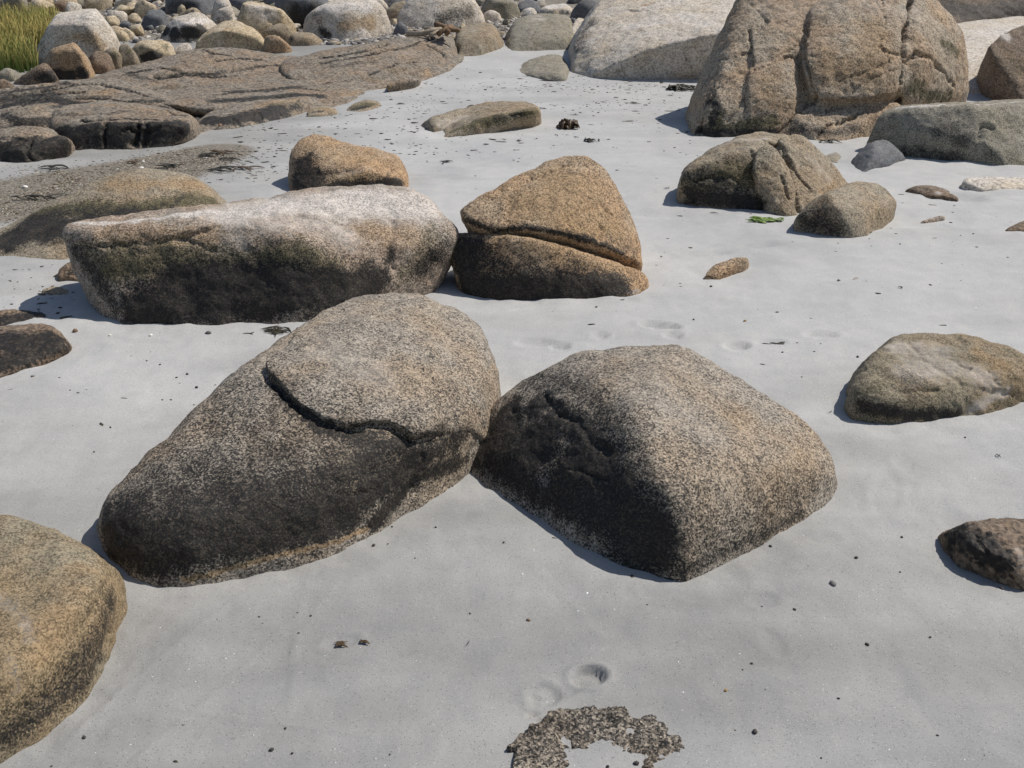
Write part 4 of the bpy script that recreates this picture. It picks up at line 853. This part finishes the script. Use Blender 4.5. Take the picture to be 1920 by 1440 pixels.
dB = dist_base(xx[ii], yy[ii], BP, .5)
zz[ii] -= .010*np.exp(-(dB/.10)**2)*(.6+.8*perlin(P3[ii]/.3))
zz[ii] += .007*np.exp(-((dB-.22)/.10)**2)
zz[ii] += .0055*fbm(P3[ii]/.10, 3)*np.exp(-(dB/.14)**2)
def dent(px, py, a, b, ang, dep, rim=.35, foot=False, e=2.0):
    """a shallow print in the sand at a photo pixel: half axes a, b (m), turned by ang"""
    c = at_h(px, py); ca, sa = math.cos(ang), math.sin(ang)
    m = (np.abs(xx-c[0]) < 3*max(a, b)) & (np.abs(yy-c[1]) < 3*max(a, b)); i = np.nonzero(m)[0]
    u = ((xx[i]-c[0])*ca+(yy[i]-c[1])*sa)/a; v = (-(xx[i]-c[0])*sa+(yy[i]-c[1])*ca)/b
    r = (np.abs(u)**e+np.abs(v)**e)**(1/e)
    zz[i] += -dep*(1-smooth01((r-.68)/.34))+rim*dep*np.exp(-((r-1.12)/.22)**2)
# bare footprints
dent(1105,1268,.046,.038,.4,.022,.25); dent(1060,1290,.075,.032,.55,.006,.2); dent(1020,1305,.045,.042,.9,.007,.3)
for q in ((1008,1308),(1000,1325),(998,1342),(1010,1355)): dent(*q,.010,.009,0,.008,.3)
dent(1238,612,.10,.045,-.35,.022,.25); dent(1262,630,.045,.04,-.5,.016,.2); dent(1005,643,.10,.04,-.15,.012,.2); dent(1050,650,.045,.04,0,.018,.2)
dent(1125,630,.04,.04,.2,.014,.2); dent(1382,650,.06,.05,.2,.020,.2); dent(1540,627,.08,.04,-.2,.015,.2); dent(1445,640,.07,.035,0,.014,.2); dent(1430,1130,.045,.04,0,.003,.2); dent(1450,1210,.03,.06,.2,.003,.2)
dent(1695,870,.04,.05,0,.003,.4); dent(1700,910,.045,.035,0,.003,.4); dent(1545,1010,.06,.03,.3,.003,.4); dent(1660,925,.05,.16,-.4,.004,.3); dent(640,1205,.05,.03,.4,.004,.4); dent(260,645,.14,.03,0,.006,.4)
dent(1290,480,.3,.05,.25,.012,.3); dent(1400,465,.25,.05,.3,.010,.3); dent(1790,372,.22,.1,-.2,.015,.4)
zz0 = zz
def line_groove(pl, w, dep):
    Pn = np.array([at_h(a, b) for a, b in densify(pl, 6)], F32); Pn[:, 2] = 0
    i = np.nonzero((yy > 1.2) & (yy < 5))[0]
    d = near_dist(np.stack([xx[i], yy[i], 0*xx[i]], 1).astype(F32)+.004*np.stack([perlin(P3[i]*14.), perlin(P3[i]*14.+5), 0*xx[i]], 1), Pn, w*4)
    zz[i] += dep*np.exp(-(d/w)**2)
for pl in ([(450,1120),(330,1215),(230,1290),(120,1390)],[(560,1150),(420,1290),(250,1430)],[(600,1030),(560,1150),(545,1330)],[(940,1010),(1060,1120),(1130,1200)],[(1130,1020),(1190,1110),(1215,1150)],[(330,1330),(450,1350),(590,1365),(700,1380)],[(545,1240),(575,1170),(640,1080)]):
    line_groove(pl, .006, .0022)
n1_ = len(C_)
iq = (np.arange(len(R_)-1)[:, None]*n1_+np.arange(n1_-1)[None]).ravel()
QS = np.stack([iq, iq+1, iq+n1_+1, iq+n1_], 1)
gmix = np.zeros((len(xx), 4), F32)
scrp = project(np.stack([xx, yy, zz], 1)); front = scrp[:, 2] > .3
def band(px0, py0, px1, py1, w0, w1):
    """gravel wrack strip along the beach between two photo pixels, widths in m"""
    a, b = at_h(px0, py0), at_h(px1, py1); t = np.clip(((xx-a[0])*(b[0]-a[0])+(yy-a[1])*(b[1]-a[1]))/((b[0]-a[0])**2+(b[1]-a[1])**2), 0, 1)
    d = np.hypot(xx-a[0]-t*(b[0]-a[0]), yy-a[1]-t*(b[1]-a[1])); w = w0+(w1-w0)*t
    return 1-smooth01((d/w-.4)/.9)
gr = np.maximum(band(-200, 410, 180, 345, .55, .7), band(180, 345, 400, 285, .7, .35))
gmix[:, 0] = np.maximum(gr, smooth01((yy-13.2-.25*np.clip(xx, -1, 9))/1.2))
gmix[:, 1] = np.clip(.75*smooth01((-xx-.9)/1.6)*smooth01((yy-4.2)/1.5)+.72*smooth01((4.3-yy)/2.6)+.12*smooth01((yy-6.5)/3)+.30*fbm(P3/np.array([1.1, .45, 1], F32)+3, 4)+.12*fbm(P3/np.array([.3, .12, 1], F32), 3), 0, 1)
so_ = mesh_obj('sand', np.stack([xx, yy, zz], 1), QS, sand_mat()); set_attr(so_, 'ground_mix', gmix); tag(so_, kind='structure')
def sand_z(x, y):
    j = int(np.clip(np.searchsorted(R_, y), 1, len(R_)-1)); t = (y-R_[j-1])/(R_[j]-R_[j-1]); z = []
    for r in (j-1, j):
        c = x/(abs(y)+1.7); i = int(np.clip(np.searchsorted(C_, c), 1, len(C_)-1)); s = (c-C_[i-1])/(C_[i]-C_[i-1])
        z.append((1-s)*zz[r*n1_+i-1]+s*zz[r*n1_+i])
    return float((1-t)*z[0]+t*z[1])
def on_sand(px, py):
    p = at_h(px, py); p[2] = sand_z(p[0], p[1]); return p
# ---------------------------------------------------------------- gravel, wrack, pebbles, weed, grass, driftwood
nr = np.random.RandomState(21)
OCT = np.array([[1, 0, 0], [0, 1, 0], [-1, 0, 0], [0, -1, 0], [.7, .7, .45], [-.7, .7, .4], [-.7, -.7, .5], [.7, -.7, .42], [0, 0, .75]], F32)
OCT[4:8] *= np.array([.8, .8, 1.2], F32)
OQ = np.array([[0, 1, 4, 4], [1, 2, 5, 5], [2, 3, 6, 6], [3, 0, 7, 7], [4, 1, 5, 8], [5, 2, 6, 8], [6, 3, 7, 8], [7, 0, 4, 8]])
def tri_mesh(name, V, T, cols, mat, kind=None, smooth=False):
    o = mesh_obj(name, V, T, mat, smooth=smooth); set_attr(o, 'tone', cols)
    if kind: o['kind'] = kind
    return o
OT = []
for q in OQ:
    OT.append([q[0], q[1], q[2]])
    if q[3] != q[2]: OT.append([q[0], q[2], q[3]])
OT = np.array(OT)
def sand_zv(x, y):
    j = np.clip(np.searchsorted(R_, y), 1, len(R_)-1); t = (y-R_[j-1])/(R_[j]-R_[j-1]); o = []
    for r in (j-1, j):
        c = x/(np.abs(y)+1.7); i = np.clip(np.searchsorted(C_, c), 1, len(C_)-1); s = (c-C_[i-1])/(C_[i]-C_[i-1])
        o.append((1-s)*zz[r*n1_+i-1]+s*zz[r*n1_+i])
    return (1-t)*o[0]+t*o[1]
def scatter(name, x, y, size, flat, cols, mat, aspect=None, ang=None, sink=.12):
    n = len(x); a = nr.uniform(0, 6.28, n) if ang is None else ang
    asp = np.ones(n) if aspect is None else aspect
    B = OCT[None]*(1+.35*nr.normal(size=(n, 9, 1)).clip(-1.2, 1.2))*np.stack([size*asp, size, size*flat], 1)[:, None]*.5
    ca, sa = np.cos(a)[:, None], np.sin(a)[:, None]
    X = B[..., 0]*ca-B[..., 1]*sa+x[:, None]; Y = B[..., 0]*sa+B[..., 1]*ca+y[:, None]
    Z = B[..., 2]+(sand_zv(x, y)-sink*size*flat)[:, None]
    V = np.stack([X, Y, Z], -1).reshape(-1, 3); T = (OT[None]+9*np.arange(n)[:, None, None]).reshape(-1, 3)
    return tri_mesh(name, V, T, np.repeat(np.concatenate([cols, np.ones((n, 1))], 1), 9, 0), mat, 'stuff')
M['bits'] = plain('bits', (.1, .1, .1), .85, .25, .25, 200., 'tone')
def in_band(n, a, b, w0, w1, pw=1.0):
    A_, B_ = at_h(*a), at_h(*b); t = nr.uniform(0, 1, n); w = w0+(w1-w0)*t
    u = nr.normal(0, .45, n).clip(-1.3, 1.3)*w; d = (B_-A_)[:2]; L = np.linalg.norm(d); nx, ny = -d[1]/L, d[0]/L
    return A_[0]+d[0]*t+nx*u, A_[1]+d[1]*t+ny*u
PAL = np.array([(.10, .08, .055), (.16, .13, .09), (.22, .19, .15), (.30, .27, .22), (.06, .045, .03), (.36, .31, .23), (.13, .12, .11), (.5, .48, .44), (.09, .055, .03)])
x1, y1_ = in_band(9000, (-200, 410), (180, 345), .62, .8); x2, y2_ = in_band(7000, (180, 345), (410, 282), .75, .38)
x = np.concatenate([x1, x2]); y = np.concatenate([y1_, y2_]); cl = perlin(np.stack([x*2.2, y*2.2, 0*x], 1)); k_ = cl > nr.uniform(-.9, .25, len(x)); x, y = x[k_], y[k_]
scatter('wrack_gravel', x, y, np.exp(nr.normal(-4.55, .42, len(x))), .5, PAL[nr.choice(9, len(x), p=[.16, .2, .17, .12, .1, .1, .08, .02, .05])]*nr.uniform(.7, 1.25, (len(x), 1)), M['bits'])
# rubble gravel between the boulders of the bank
x, y = [], []
pxr = nr.uniform(-60, 1000, 7000); pyr = nr.uniform(-45, 80, 7000)
for a, b in zip(pxr, pyr):
    p = at_h(a, b); x.append(p[0]); y.append(p[1])
for a, b in zip(nr.uniform(590, 860, 2600), nr.uniform(40, 84, 2600)):
    p = at_h(a, b+.0); x.append(p[0]); y.append(p[1])
x, y = np.array(x), np.array(y); k_ = y > 11.5; x, y = x[k_], y[k_]
scatter('bank_gravel', x, y, np.exp(nr.normal(-3.15, .5, len(x))).clip(.015, .14), .7, np.array([(.30, .28, .26), (.40, .37, .33), (.22, .21, .20), (.34, .28, .20), (.5, .47, .43), (.16, .15, .14)])[nr.choice(6, len(x))]*nr.uniform(.75, 1.15, (len(x), 1)), M['bits'], sink=.0)
# dark flecks of weed and grit strewn over the upper sand
fx, fy = [], []
def fl(n, x0, x1, y0, y1):
    for _ in range(n):
        p = at_h(nr.uniform(x0, x1), nr.uniform(y0, y1)); fx.append(p[0]); fy.append(p[1])
fl(700, 700, 1330, 128, 215); fl(420, 380, 820, 200, 330); fl(260, 440, 900, 210, 290); fl(120, 860, 1320, 205, 300); fl(60, 980, 1300, 120, 170); fl(160, 320, 520, 280, 345); fl(60, 0, 160, 500, 600); fl(25, 0, 500, 600, 800); fl(40, 850, 1900, 400, 760)
fl(60, 850, 1300, 300, 560); fl(40, 1500, 1900, 330, 480); fl(26, 250, 1900, 900, 1440); fl(130, 900, 1250, 150, 200)
x, y = np.array(fx), np.array(fy); k_ = (perlin(np.stack([x*1.1, y*1.6, 0*x+5], 1)) > nr.uniform(-.7, .25, len(x))) | (y < 6); x, y = x[k_], y[k_]; dist = y
sz = np.exp(nr.normal(0, .45, len(x)))*.0032*np.minimum(dist, 7.5)**.75
cols = np.array([(.035, .03, .022), (.055, .045, .03), (.09, .07, .05), (.05, .05, .03), (.14, .12, .10)])[nr.choice(5, len(x), p=[.35, .25, .2, .1, .1])]
scatter('sand_flecks', x, y, sz, .45, cols, M['bits'], aspect=nr.choice([1., 1.3, 2.2, 3.5], len(x), p=[.45, .3, .17, .08]), sink=.05, ang=nr.normal(0, .5, len(x)))
x, y = [], []
for _ in range(420):
    p = at_h(nr.uniform(0, 1920), nr.uniform(130, 1440)); x.append(p[0]); y.append(p[1])
x, y = np.array(x), np.array(y)
scatter('shell_grit', x, y, .0019*np.minimum(y, 8)**.6*np.exp(nr.normal(0, .3, len(x))), .4, np.full((len(x), 3), .72)*nr.uniform(.8, 1.1, (len(x), 1)), M['bits'], sink=.0)

# single pebbles
def pebble_mesh(seed, col):
    r = np.random.RandomState(seed); P = r.normal(size=(14, 3)); P /= np.linalg.norm(P, axis=1)[:, None]; P *= np.array([1.15, .85, .6])*.5
    bm = bmesh.new()
    for p in P: bm.verts.new(p)
    bmesh.ops.convex_hull(bm, input=bm.verts)
    g_ = [v for v in bm.verts if not v.link_faces]; bmesh.ops.delete(bm, geom=g_, context='VERTS')
    bmesh.ops.subdivide_edges(bm, edges=bm.edges, cuts=1, use_grid_fill=True, smooth=.6)
    me = bpy.data.meshes.new('pebble'); bm.to_mesh(me); bm.free()
    for p in me.polygons: p.use_smooth = True
    me.materials.append(col); return me
M['peb_dark'] = plain('dark_pebble', (.045, .038, .034), .7, .4, .35, 60.); M['peb_brown'] = plain('brown_pebble', (.20, .13, .08), .8, .3, .3, 60.); M['peb_ochre'] = plain('ochre_pebble', (.34, .22, .08), .7, .4, .25, 60.)
M['peb_grey'] = plain('grey_pebble', (.17, .16, .155), .75, .3, .3, 60.); M['shell'] = plain('shell_white', (.72, .68, .62), .45, .5, .15, 80.); M['mussel'] = plain('mussel_blue', (.14, .15, .20), .3, .6, .3, 60.)
PM = {k: [pebble_mesh(s+hash_, M[k]) for s in range(3)] for hash_, k in enumerate(['peb_dark', 'peb_brown', 'peb_ochre', 'peb_grey', 'shell'])}
def pebble(px, py, wpx, kind='peb_dark', label='tiny dark pebble lying alone on the bare grey sand', group='tiny dark pebbles on the sand', name='pebble', cat='pebble'):
    p = on_sand(px, py); s = .85*wpx*float(np.linalg.norm(p-np.array([0, 0, CAM_H])))/FPX
    o = bpy.data.objects.new(name, PM[kind][nr.randint(3)]); SC.collection.objects.link(o)
    o.location = (p[0], p[1], p[2]+.16*s); o.scale = (s, s, s); o.rotation_euler = (nr.uniform(-.2, .2), nr.uniform(-.2, .2), nr.uniform(0, 6.28)); tag(o, label, cat, group)
    if group and kind == 'peb_dark': PEB.append((o, 'tiny dark pebble', p[0], p[1]))
    return o
PEB = []
for q in [(700,1021,9),(727,1018,4),(735,985,5),(817,992,6),(944,1022,6),(742,957,6),(848,908,6),(810,900,5),(509,1406,10),(548,1413,7),(157,1380,8),(535,1366,6),(95,1432,5),(583,1157,6),(560,1189,5),(368,720,8),(350,697,7),(330,703,5),(300,683,5),(275,676,4),(206,795,5),(175,842,5),(1605,1048,8),(1445,1021,7),(1692,1004,7),(1688,1072,5),(1489,1148,7),(1626,1208,9),(1409,1247,6),(1392,1258,4),(1361,1294,8),(1572,1313,6),(1745,1192,6),(1757,1382,5),(1415,1374,12),(1540,1422,5),(1809,825,5),(1428,1142,4),(1193,1432,12),(1140,1438,9),(1118,577,6),(1300,600,6),(1397,601,7),(1573,525,7),(1333,537,7),(1607,673,7),(1467,661,5),(1880,1093,8)]:
    if q[:2] == (1361, 1294): pebble(*q, 'peb_ochre', 'tiny orange pebble on bare sand in the lower right foreground', None)
    elif q[:2] == (1397, 601): pebble(*q, 'peb_ochre', 'tiny mustard pebble on the sand above the diamond boulder', None)
    elif q[:2] == (1573, 525): pebble(*q, 'peb_grey', 'small pointed grey pebble on the open sand at right', None)
    elif q[:2] == (1193, 1432): pebble(*q, 'peb_dark', 'rounded dark pebble at the bottom edge below the flush rock', None)
    else: pebble(*q)
pebble(991,1163,9,'peb_brown','small brown pebble between the diamond boulder and the footprint',None); pebble(1561,1098,15,'peb_grey','dark grey pebble, biggest on the sand below the diamond boulder',None)
pebble(283,630,9,'shell','small whitish shell on the sand before the long boulder',None,'shell','shell'); pebble(207,632,7,'shell','tiny white shell below the left end of the long boulder',None,'shell','shell')
pebble(391,627,13,'peb_grey','grey pebble on the sand below the middle of the long boulder',None); pebble(47,350,11,'shell','white shell in the gravel wrack at the left edge',None,'shell','shell'); pebble(265,314,9,'shell','white shell in the gravel wrack above the brown dome rock',None,'shell','shell'); pebble(268,301,7,'shell','bluish white shell at the upper rim of the gravel wrack',None,'shell','shell'); pebble(427,315,9,'shell','lone white shell between the wrack and the golden boulder',None,'shell','shell')
pebble(142,625,12,'peb_brown','brown pebble in front of the long boulder shadow',None)
# stones at the foot of the ledge
for (px, py, w, kd, lb) in [(372,232,26,'peb_dark','mussel dark stone at the right foot of the glossy ledge block'),(100,288,36,'peb_grey','flat grey stone at the foot of the dark ledge block'),(415,240,18,'peb_brown','small brown stone tucked under the ledge lip')]:
    pebble(px, py, w, kd, lb, None, 'stone', 'stone')

# weed
def weed_mat(name, col, rough=.5):
    return plain(name, col, rough, .4, .35, 40.)
M['weed_dark'] = weed_mat('dark_weed', (.028, .024, .014)); M['weed_olive'] = weed_mat('olive_weed', (.075, .07, .02)); M['weed_green'] = weed_mat('green_weed', (.12, .19, .03)); M['weed_brown'] = weed_mat('brown_weed', (.075, .045, .02)); M['weed_tan'] = weed_mat('tan_weed', (.36, .27, .16))
def weed(px, py, wpx, mat, label, n=10, lift=.25, strip=.10, spread=.45, group=None, name='seaweed', cat='seaweed', ang=None, asp=.45, keep=None):
    """a heap of curling fronds: each a tapering ribbon with thickness"""
    p = on_sand(px, py); W_ = wpx*float(np.linalg.norm(p-np.array([0, 0, CAM_H])))/FPX; V = []; Q = []
    for k in range(n):
        a = nr.uniform(0, 6.28) if ang is None else ang+nr.normal(0, .35); L = W_*nr.uniform(.25, .6)*(1.0 if n > 1 else 1.5)
        q = np.array([nr.normal(0, spread*.5)*W_, nr.normal(0, spread*asp*.5)*W_, .003+lift*W_*nr.uniform(0, .5)])
        if 1 < n <= 4: q[:] = (0, 0, .003)
        elif n < 14: q[:2] *= .45; L *= 1.25
        if n == 1: q[:] = (-.45*W_*math.cos(a), -.45*W_*math.sin(a), .003)
        w = W_*strip*nr.uniform(.6, 1.3); cur = nr.normal(0, 1.6); ph = nr.uniform(0, 6); m = 7; b0 = len(V)
        for i in range(m):
            t = i/(m-1); ww = w*(1-.75*abs(2*t-1)**2); c_, s_ = math.cos(a), math.sin(a)
            h = (q[2]*(1-t)+.002+lift*W_*.35*math.sin(t*3.1)*abs(math.sin(ph)))
            for (du, dz) in ((-.5, 0), (.5, .25*ww), (.5, .25*ww+.18*ww), (-.5, .18*ww)):
                V.append((q[0]-s_*du*ww, q[1]+c_*du*ww, h+dz))
            q[0] += c_*L/(m-1); q[1] += s_*L/(m-1); a += cur/(m-1)+nr.normal(0, .25)
        for i in range(m-1):
            o_ = b0+4*i
            for e in range(4): Q.append((o_+e, o_+(e+1) % 4, o_+4+(e+1) % 4, o_+4+e))
    o = mesh_obj(name, np.array(V), np.array(Q), mat); o.location = (p[0], p[1], p[2]+.001); tag(o, label, cat, group)
    if keep is not None: keep.append((o, label, p[0], p[1]))
    return o
STR, THR = [], []
weed(1066,240,30,M['weed_brown'],'bushy brown seaweed clump alone on the sand right of the greenish rock',90,.75,.24,.38,asp=.7)
weed(1268,168,42,M['weed_dark'],'dark seaweed heap on the sand left of the giant boulder',44,.22,.13,.6,ang=.1); weed(1105,265,22,M['weed_dark'],'small dark seaweed knot below the bushy clump',22,.3,.16,.5)
weed(1412,416,60,M['weed_green'],'bright green seaweed strip in front of the ridged boulder',18,.12,.08,.5,ang=.0)
weed(826,303,40,M['weed_dark'],'dark seaweed strand on the sand right of the golden boulder',6,.1,.07,.5,ang=.15); weed(905,271,28,M['weed_dark'],'thin dark strand below the greenish rock',3,.05,.07,.5,ang=.1)
weed(968,266,26,M['weed_dark'],'two dark scraps of weed below the right end of the greenish rock',4,.1,.09,.6,ang=.1); weed(1545,270,44,M['weed_dark'],'dark weed scraps at the foot of the giant boulder',9,.15,.08,.7,ang=0); weed(1285,249,20,M['weed_dark'],'dark weed scrap inside the giant boulder shadow',3,.1,.1,.5,ang=0)
weed(505,620,66,M['weed_dark'],'flattened dark weed patch on the sand below the long boulder',24,.03,.05,.75,ang=0); weed(633,1214,34,M['weed_brown'],'scrap of olive weed half buried in the foreground sand, left of a pair',6,.05,.12,.4,ang=.6); weed(678,1209,22,M['weed_brown'],'scrap of brown weed half buried in the foreground sand, right of a pair',6,.05,.16,.4,ang=.9)
weed(1683,541,38,M['weed_dark'],'dark forked twig of weed on the open sand at right',2,.1,.05,.3,ang=-.3); weed(1866,861,26,M['weed_dark'],'dark curl of weed on the sand below the crusted boulder',3,.1,.06,.4,ang=-.2); weed(1562,776,28,M['weed_dark'],'short dark twig on the sand left of the crusted boulder',1,.03,.06,.2,ang=-.35,name='twig',cat='twig')
weed(882,1208,24,M['weed_dark'],'thin dark twig on the foreground sand above the footprint',1,.02,.04,.2,ang=.1,name='twig',cat='twig'); weed(1446,640,46,M['weed_dark'],'dark scraps of weed in a line above the diamond boulder',6,.03,.07,.8,ang=0); weed(1330,399,32,M['weed_dark'],'thin dark weed thread left of the green seaweed',2,.05,.05,.4,ang=-.1)
weed(1605,523,14,M['weed_tan'],'pale tan curl of weed near the pointed grey pebble',1,.1,.12,.2,ang=.8); weed(1630,440,14,M['weed_dark'],'small dark scrap below the right of the wedge block',1,.1,.16,.2,ang=0); weed(1252,357,14,M['weed_dark'],'dark scrap left of the ridged boulder shadow',3,.2,.14,.4)
for q, (px, py, w) in enumerate([(395,287,60),(370,292,50),(415,300,44),(440,318,60),(395,322,70),(300,312,60),(240,303,40),(85,318,60),(50,372,70),(150,395,40)]):
    weed(px, py, w, M['weed_dark' if q % 3 else 'weed_brown'], 'dark strand of dried weed lying in the gravel wrack', 7, .12, .06, .7, 'strands of weed in the gravel wrack', ang=.1, keep=STR)
for q, (px, py, w) in enumerate([(1290,205,30),(1250,180,22),(1180,195,40),(1060,165,16),(1010,205,26),(1150,185,30),(1240,165,26),(1040,255,22),(940,262,18),(1170,195,24),(1075,258,24),(880,205,30),(745,196,36),(560,345,20),(470,295,20),(960,300,16)]):
    weed(px, py, w, M['weed_dark'], 'thin dark thread of weed lying on the upper sand', 2, .04, .06, .6, 'threads of weed on the upper sand', ang=.05, keep=THR)

# flush rock in the foreground, half covered by sand
fc = at_h(1130, 1395); nu, nv = 190, 110; gu, gv = np.meshgrid(np.linspace(-.24, .24, nu), np.linspace(-.14, .16, nv), indexing='ij')
gx, gy = (gu+fc[0]).ravel(), (gv+fc[1]).ravel(); sz_ = sand_zv(gx, gy); sc_ = project(np.stack([gx, gy, sz_], 1))
u, v = (sc_[:, 0]-1125)/178, (sc_[:, 1]-1440)/118
q3 = np.stack([gx, gy, 0*gx], 1).astype(F32); wv = .10*fbm(q3*22., 3)
rr = np.sqrt(u*u+np.where(v < 0, v, v*.6)**2)+wv
inside = smooth01((1.02-rr)/.10)
arc = smooth01((rr-.10)/.78)*inside; arc = np.maximum(arc, .75*smooth01((-.15-u)/.5)*inside)
nz = .0026*fbm(q3*60., 3, .6)+.013*fbm(q3*19.+4, 4, .6)
side_ = 1-.9*smooth01((u-.45)/.3)*smooth01((v+.42)/.3)
hh = -.03+.030*inside+.020*(arc*side_-.42)*inside+.75*nz*inside*(.5+.5*arc)
hh += np.where(rr < .93, .0, 0)-.004*np.exp(-((v+.12-.9*u)/.10)**2)*(u < -.3)
V = np.stack([gx, gy, sz_+hh], 1); ii_ = (np.arange(nu-1)[:, None]*nv+np.arange(nv-1)[None]).ravel(); Qf = np.stack([ii_, ii_+nv, ii_+nv+1, ii_+1], 1)
# close it below
low = V.copy(); low[:, 2] = sz_-.09; e0 = np.concatenate([np.arange(nv), np.arange(nu)*nv+nv-1, (nu-1)*nv+np.arange(nv)[::-1], np.arange(nu)[::-1]*nv])
side = np.stack([e0[:-1], e0[1:], e0[1:]+len(V), e0[:-1]+len(V)], 1)
fo = mesh_obj('rock', np.concatenate([V, low]), np.concatenate([Qf, Qf[:, ::-1]+len(V), side]), M['coarse'], loc=(fc[0], fc[1], 0)); st_ = np.zeros((2*len(V), 4), F32); st_[:, 0] = .42; st_[:, 1] = .2; set_attr(fo, 'stain', st_)
tag(fo, 'rough speckled rock just breaking the sand at the bottom edge', 'rock')

# marsh grass at the left edge
def grass(n=9000):
    V = []; T = []; Cc = []
    for _ in range(n):
        px = nr.uniform(-190, 118); top = 42+max(0, px-20)*.15
        py = nr.uniform(74, 132) if px < 55 else nr.uniform(66, 96)
        p = at_y(px, py, nr.uniform(11.6, 14.2)); p[2] = float(g0(0, p[1]))
        if px > 62 and p[1] < 12.6: p[1] += 1.0; p[2] = float(g0(0, p[1]))
        h = nr.uniform(.22, .40); w = .006; a = nr.normal(-.1, .5); le = h*nr.uniform(.1, .5); b = len(V); dy = nr.normal(0, .08)
        yel = np.clip(nr.normal(.5, .25)+perlin(np.array([[p[0]*1.5, p[1]*1.5, 3.]]))[0]*.5, 0, 1)
        base = np.array([.10, .16, .03])*nr.uniform(.7, 1.2); tip = (1-yel)*np.array([.20, .24, .06])+yel*np.array([.64, .47, .17])
        for i in range(4):
            t = i/3; ww = w*(1-t*.9); c_ = base+(tip-base)*min(1, t*1.25)
            x_ = p[0]+math.sin(a)*le*t*t; y_ = p[1]+dy*t*t; z_ = p[2]+h*t*(1-.15*t)
            V += [(x_-ww, y_, z_), (x_+ww, y_+.002, z_)]; Cc += [c_, c_]
        for i in range(3): o_ = b+2*i; T += [(o_, o_+1, o_+3), (o_, o_+3, o_+2)]
    return tri_mesh('marsh_grass', np.array(V), np.array(T), np.concatenate([np.array(Cc), np.ones((len(Cc), 1))], 1), M['bits'], 'stuff')
grass()

# driftwood before the large grey boulder
def branch(P, r0, r1, mat, name, parent=None, m=8):
    V = []; Q = []; P = np.array(P, float); n = len(P)
    for i, p in enumerate(P):
        d = P[min(i+1, n-1)]-P[max(i-1, 0)]; d /= np.linalg.norm(d); s = np.cross(d, [0, 0, 1.]); s /= np.linalg.norm(s)+1e-9; t = np.cross(s, d); r = r0+(r1-r0)*i/(n-1)
        for k in range(m): a = 6.283*k/m; V.append(p+(s*math.cos(a)+t*math.sin(a))*r*(1+nr.normal(0, .12)))
    for i in range(n-1):
        for k in range(m): Q.append((i*m+k, i*m+(k+1) % m, (i+1)*m+(k+1) % m, (i+1)*m+k))
    V += [P[0], P[-1]]; 
    for k in range(m): Q.append((len(V)-2, (k+1) % m, k, k)); Q.append((len(V)-1, (n-1)*m+k, (n-1)*m+(k+1) % m, (n-1)*m+(k+1) % m))
    V = np.array(V); me = bpy.data.meshes.new(name); o0 = Vector(P[0]); me.from_pydata([tuple(v-P[0]) for v in V], [], [tuple(dict.fromkeys(q)) for q in Q]); me.materials.append(mat)
    for p in me.polygons: p.use_smooth = True
    o = bpy.data.objects.new(name, me); SC.collection.objects.link(o); o.location = P[0]
    if parent: o.parent = parent; o.location = Vector(P[0])-parent.location
    return o
M['wood'] = plain('driftwood', (.17, .11, .065), .9, .2, .45, 25.); M['wood_pale'] = plain('driftwood_pale', (.33, .27, .2), .9, .2, .3, 25.)
DY = 12.6
dw = empty('driftwood', tuple(at_y(830, 62, DY))); tag(dw, 'tangled brown driftwood branches lying on the ledge before the large grey boulder', 'driftwood')
for pl, r0, r1, mt in [([(762,64,12.5),(790,63,12.5),(812,58,12.5),(835,55,12.6)],.022,.03,'wood_pale'),([(818,46,12.7),(830,50,12.6),(845,56,12.5),(862,57,12.5)],.035,.02,'wood'),([(822,64,12.4),(835,55,12.5),(848,50,12.6)],.03,.022,'wood'),([(795,53,12.7),(808,54,12.6),(822,60,12.5)],.014,.02,'wood_pale'),([(838,62,12.4),(842,52,12.6),(840,48,12.7)],.03,.018,'wood'),([(806,66,12.4),(822,59,12.5)],.02,.016,'wood_pale')]:
    branch([at_y(*q) for q in pl], r0*1.2, r1*1.2, M[mt], 'branch', dw)

LM = [(a, at_h(*b)) for a, b in [('tan corner boulder', (120, 1330)), ('long sloping slab boulder', (540, 1045)), ('diamond boulder', (1270, 1078)), ('crusted boulder', (1720, 795)), ('rough rock at the right edge', (1850, 1075)), ('long boulder', (400, 602)), ('split boulder', (1050, 560)), ('flush rock', (1130, 1400)), ('wedge block', (1600, 447)), ('foreground footprint', (1080, 1280)), ('right bottom corner', (1920, 1440))]]
label_by_place(PEB, LM, 'tiny dark pebble on the sand, {o} to the {a}')
LM2 = [(a, at_h(*b)) for a, b in [('brown dome rock', (250, 470)), ('small golden boulder', (650, 360)), ('glossy ledge block', (240, 275)), ('greenish rock', (900, 240)), ('giant boulder', (1300, 255)), ('pale outcrop', (1150, 146)), ('bushy seaweed clump', (1066, 240)), ('mossy mound', (685, 207)), ('low grey shelf', (1033, 152))]]
label_by_place(STR, LM2, 'dark dried weed strand in the wrack, {o} to the {a}'); label_by_place(THR, LM2, 'thin dark weed thread on sand, {o} to the {a}')
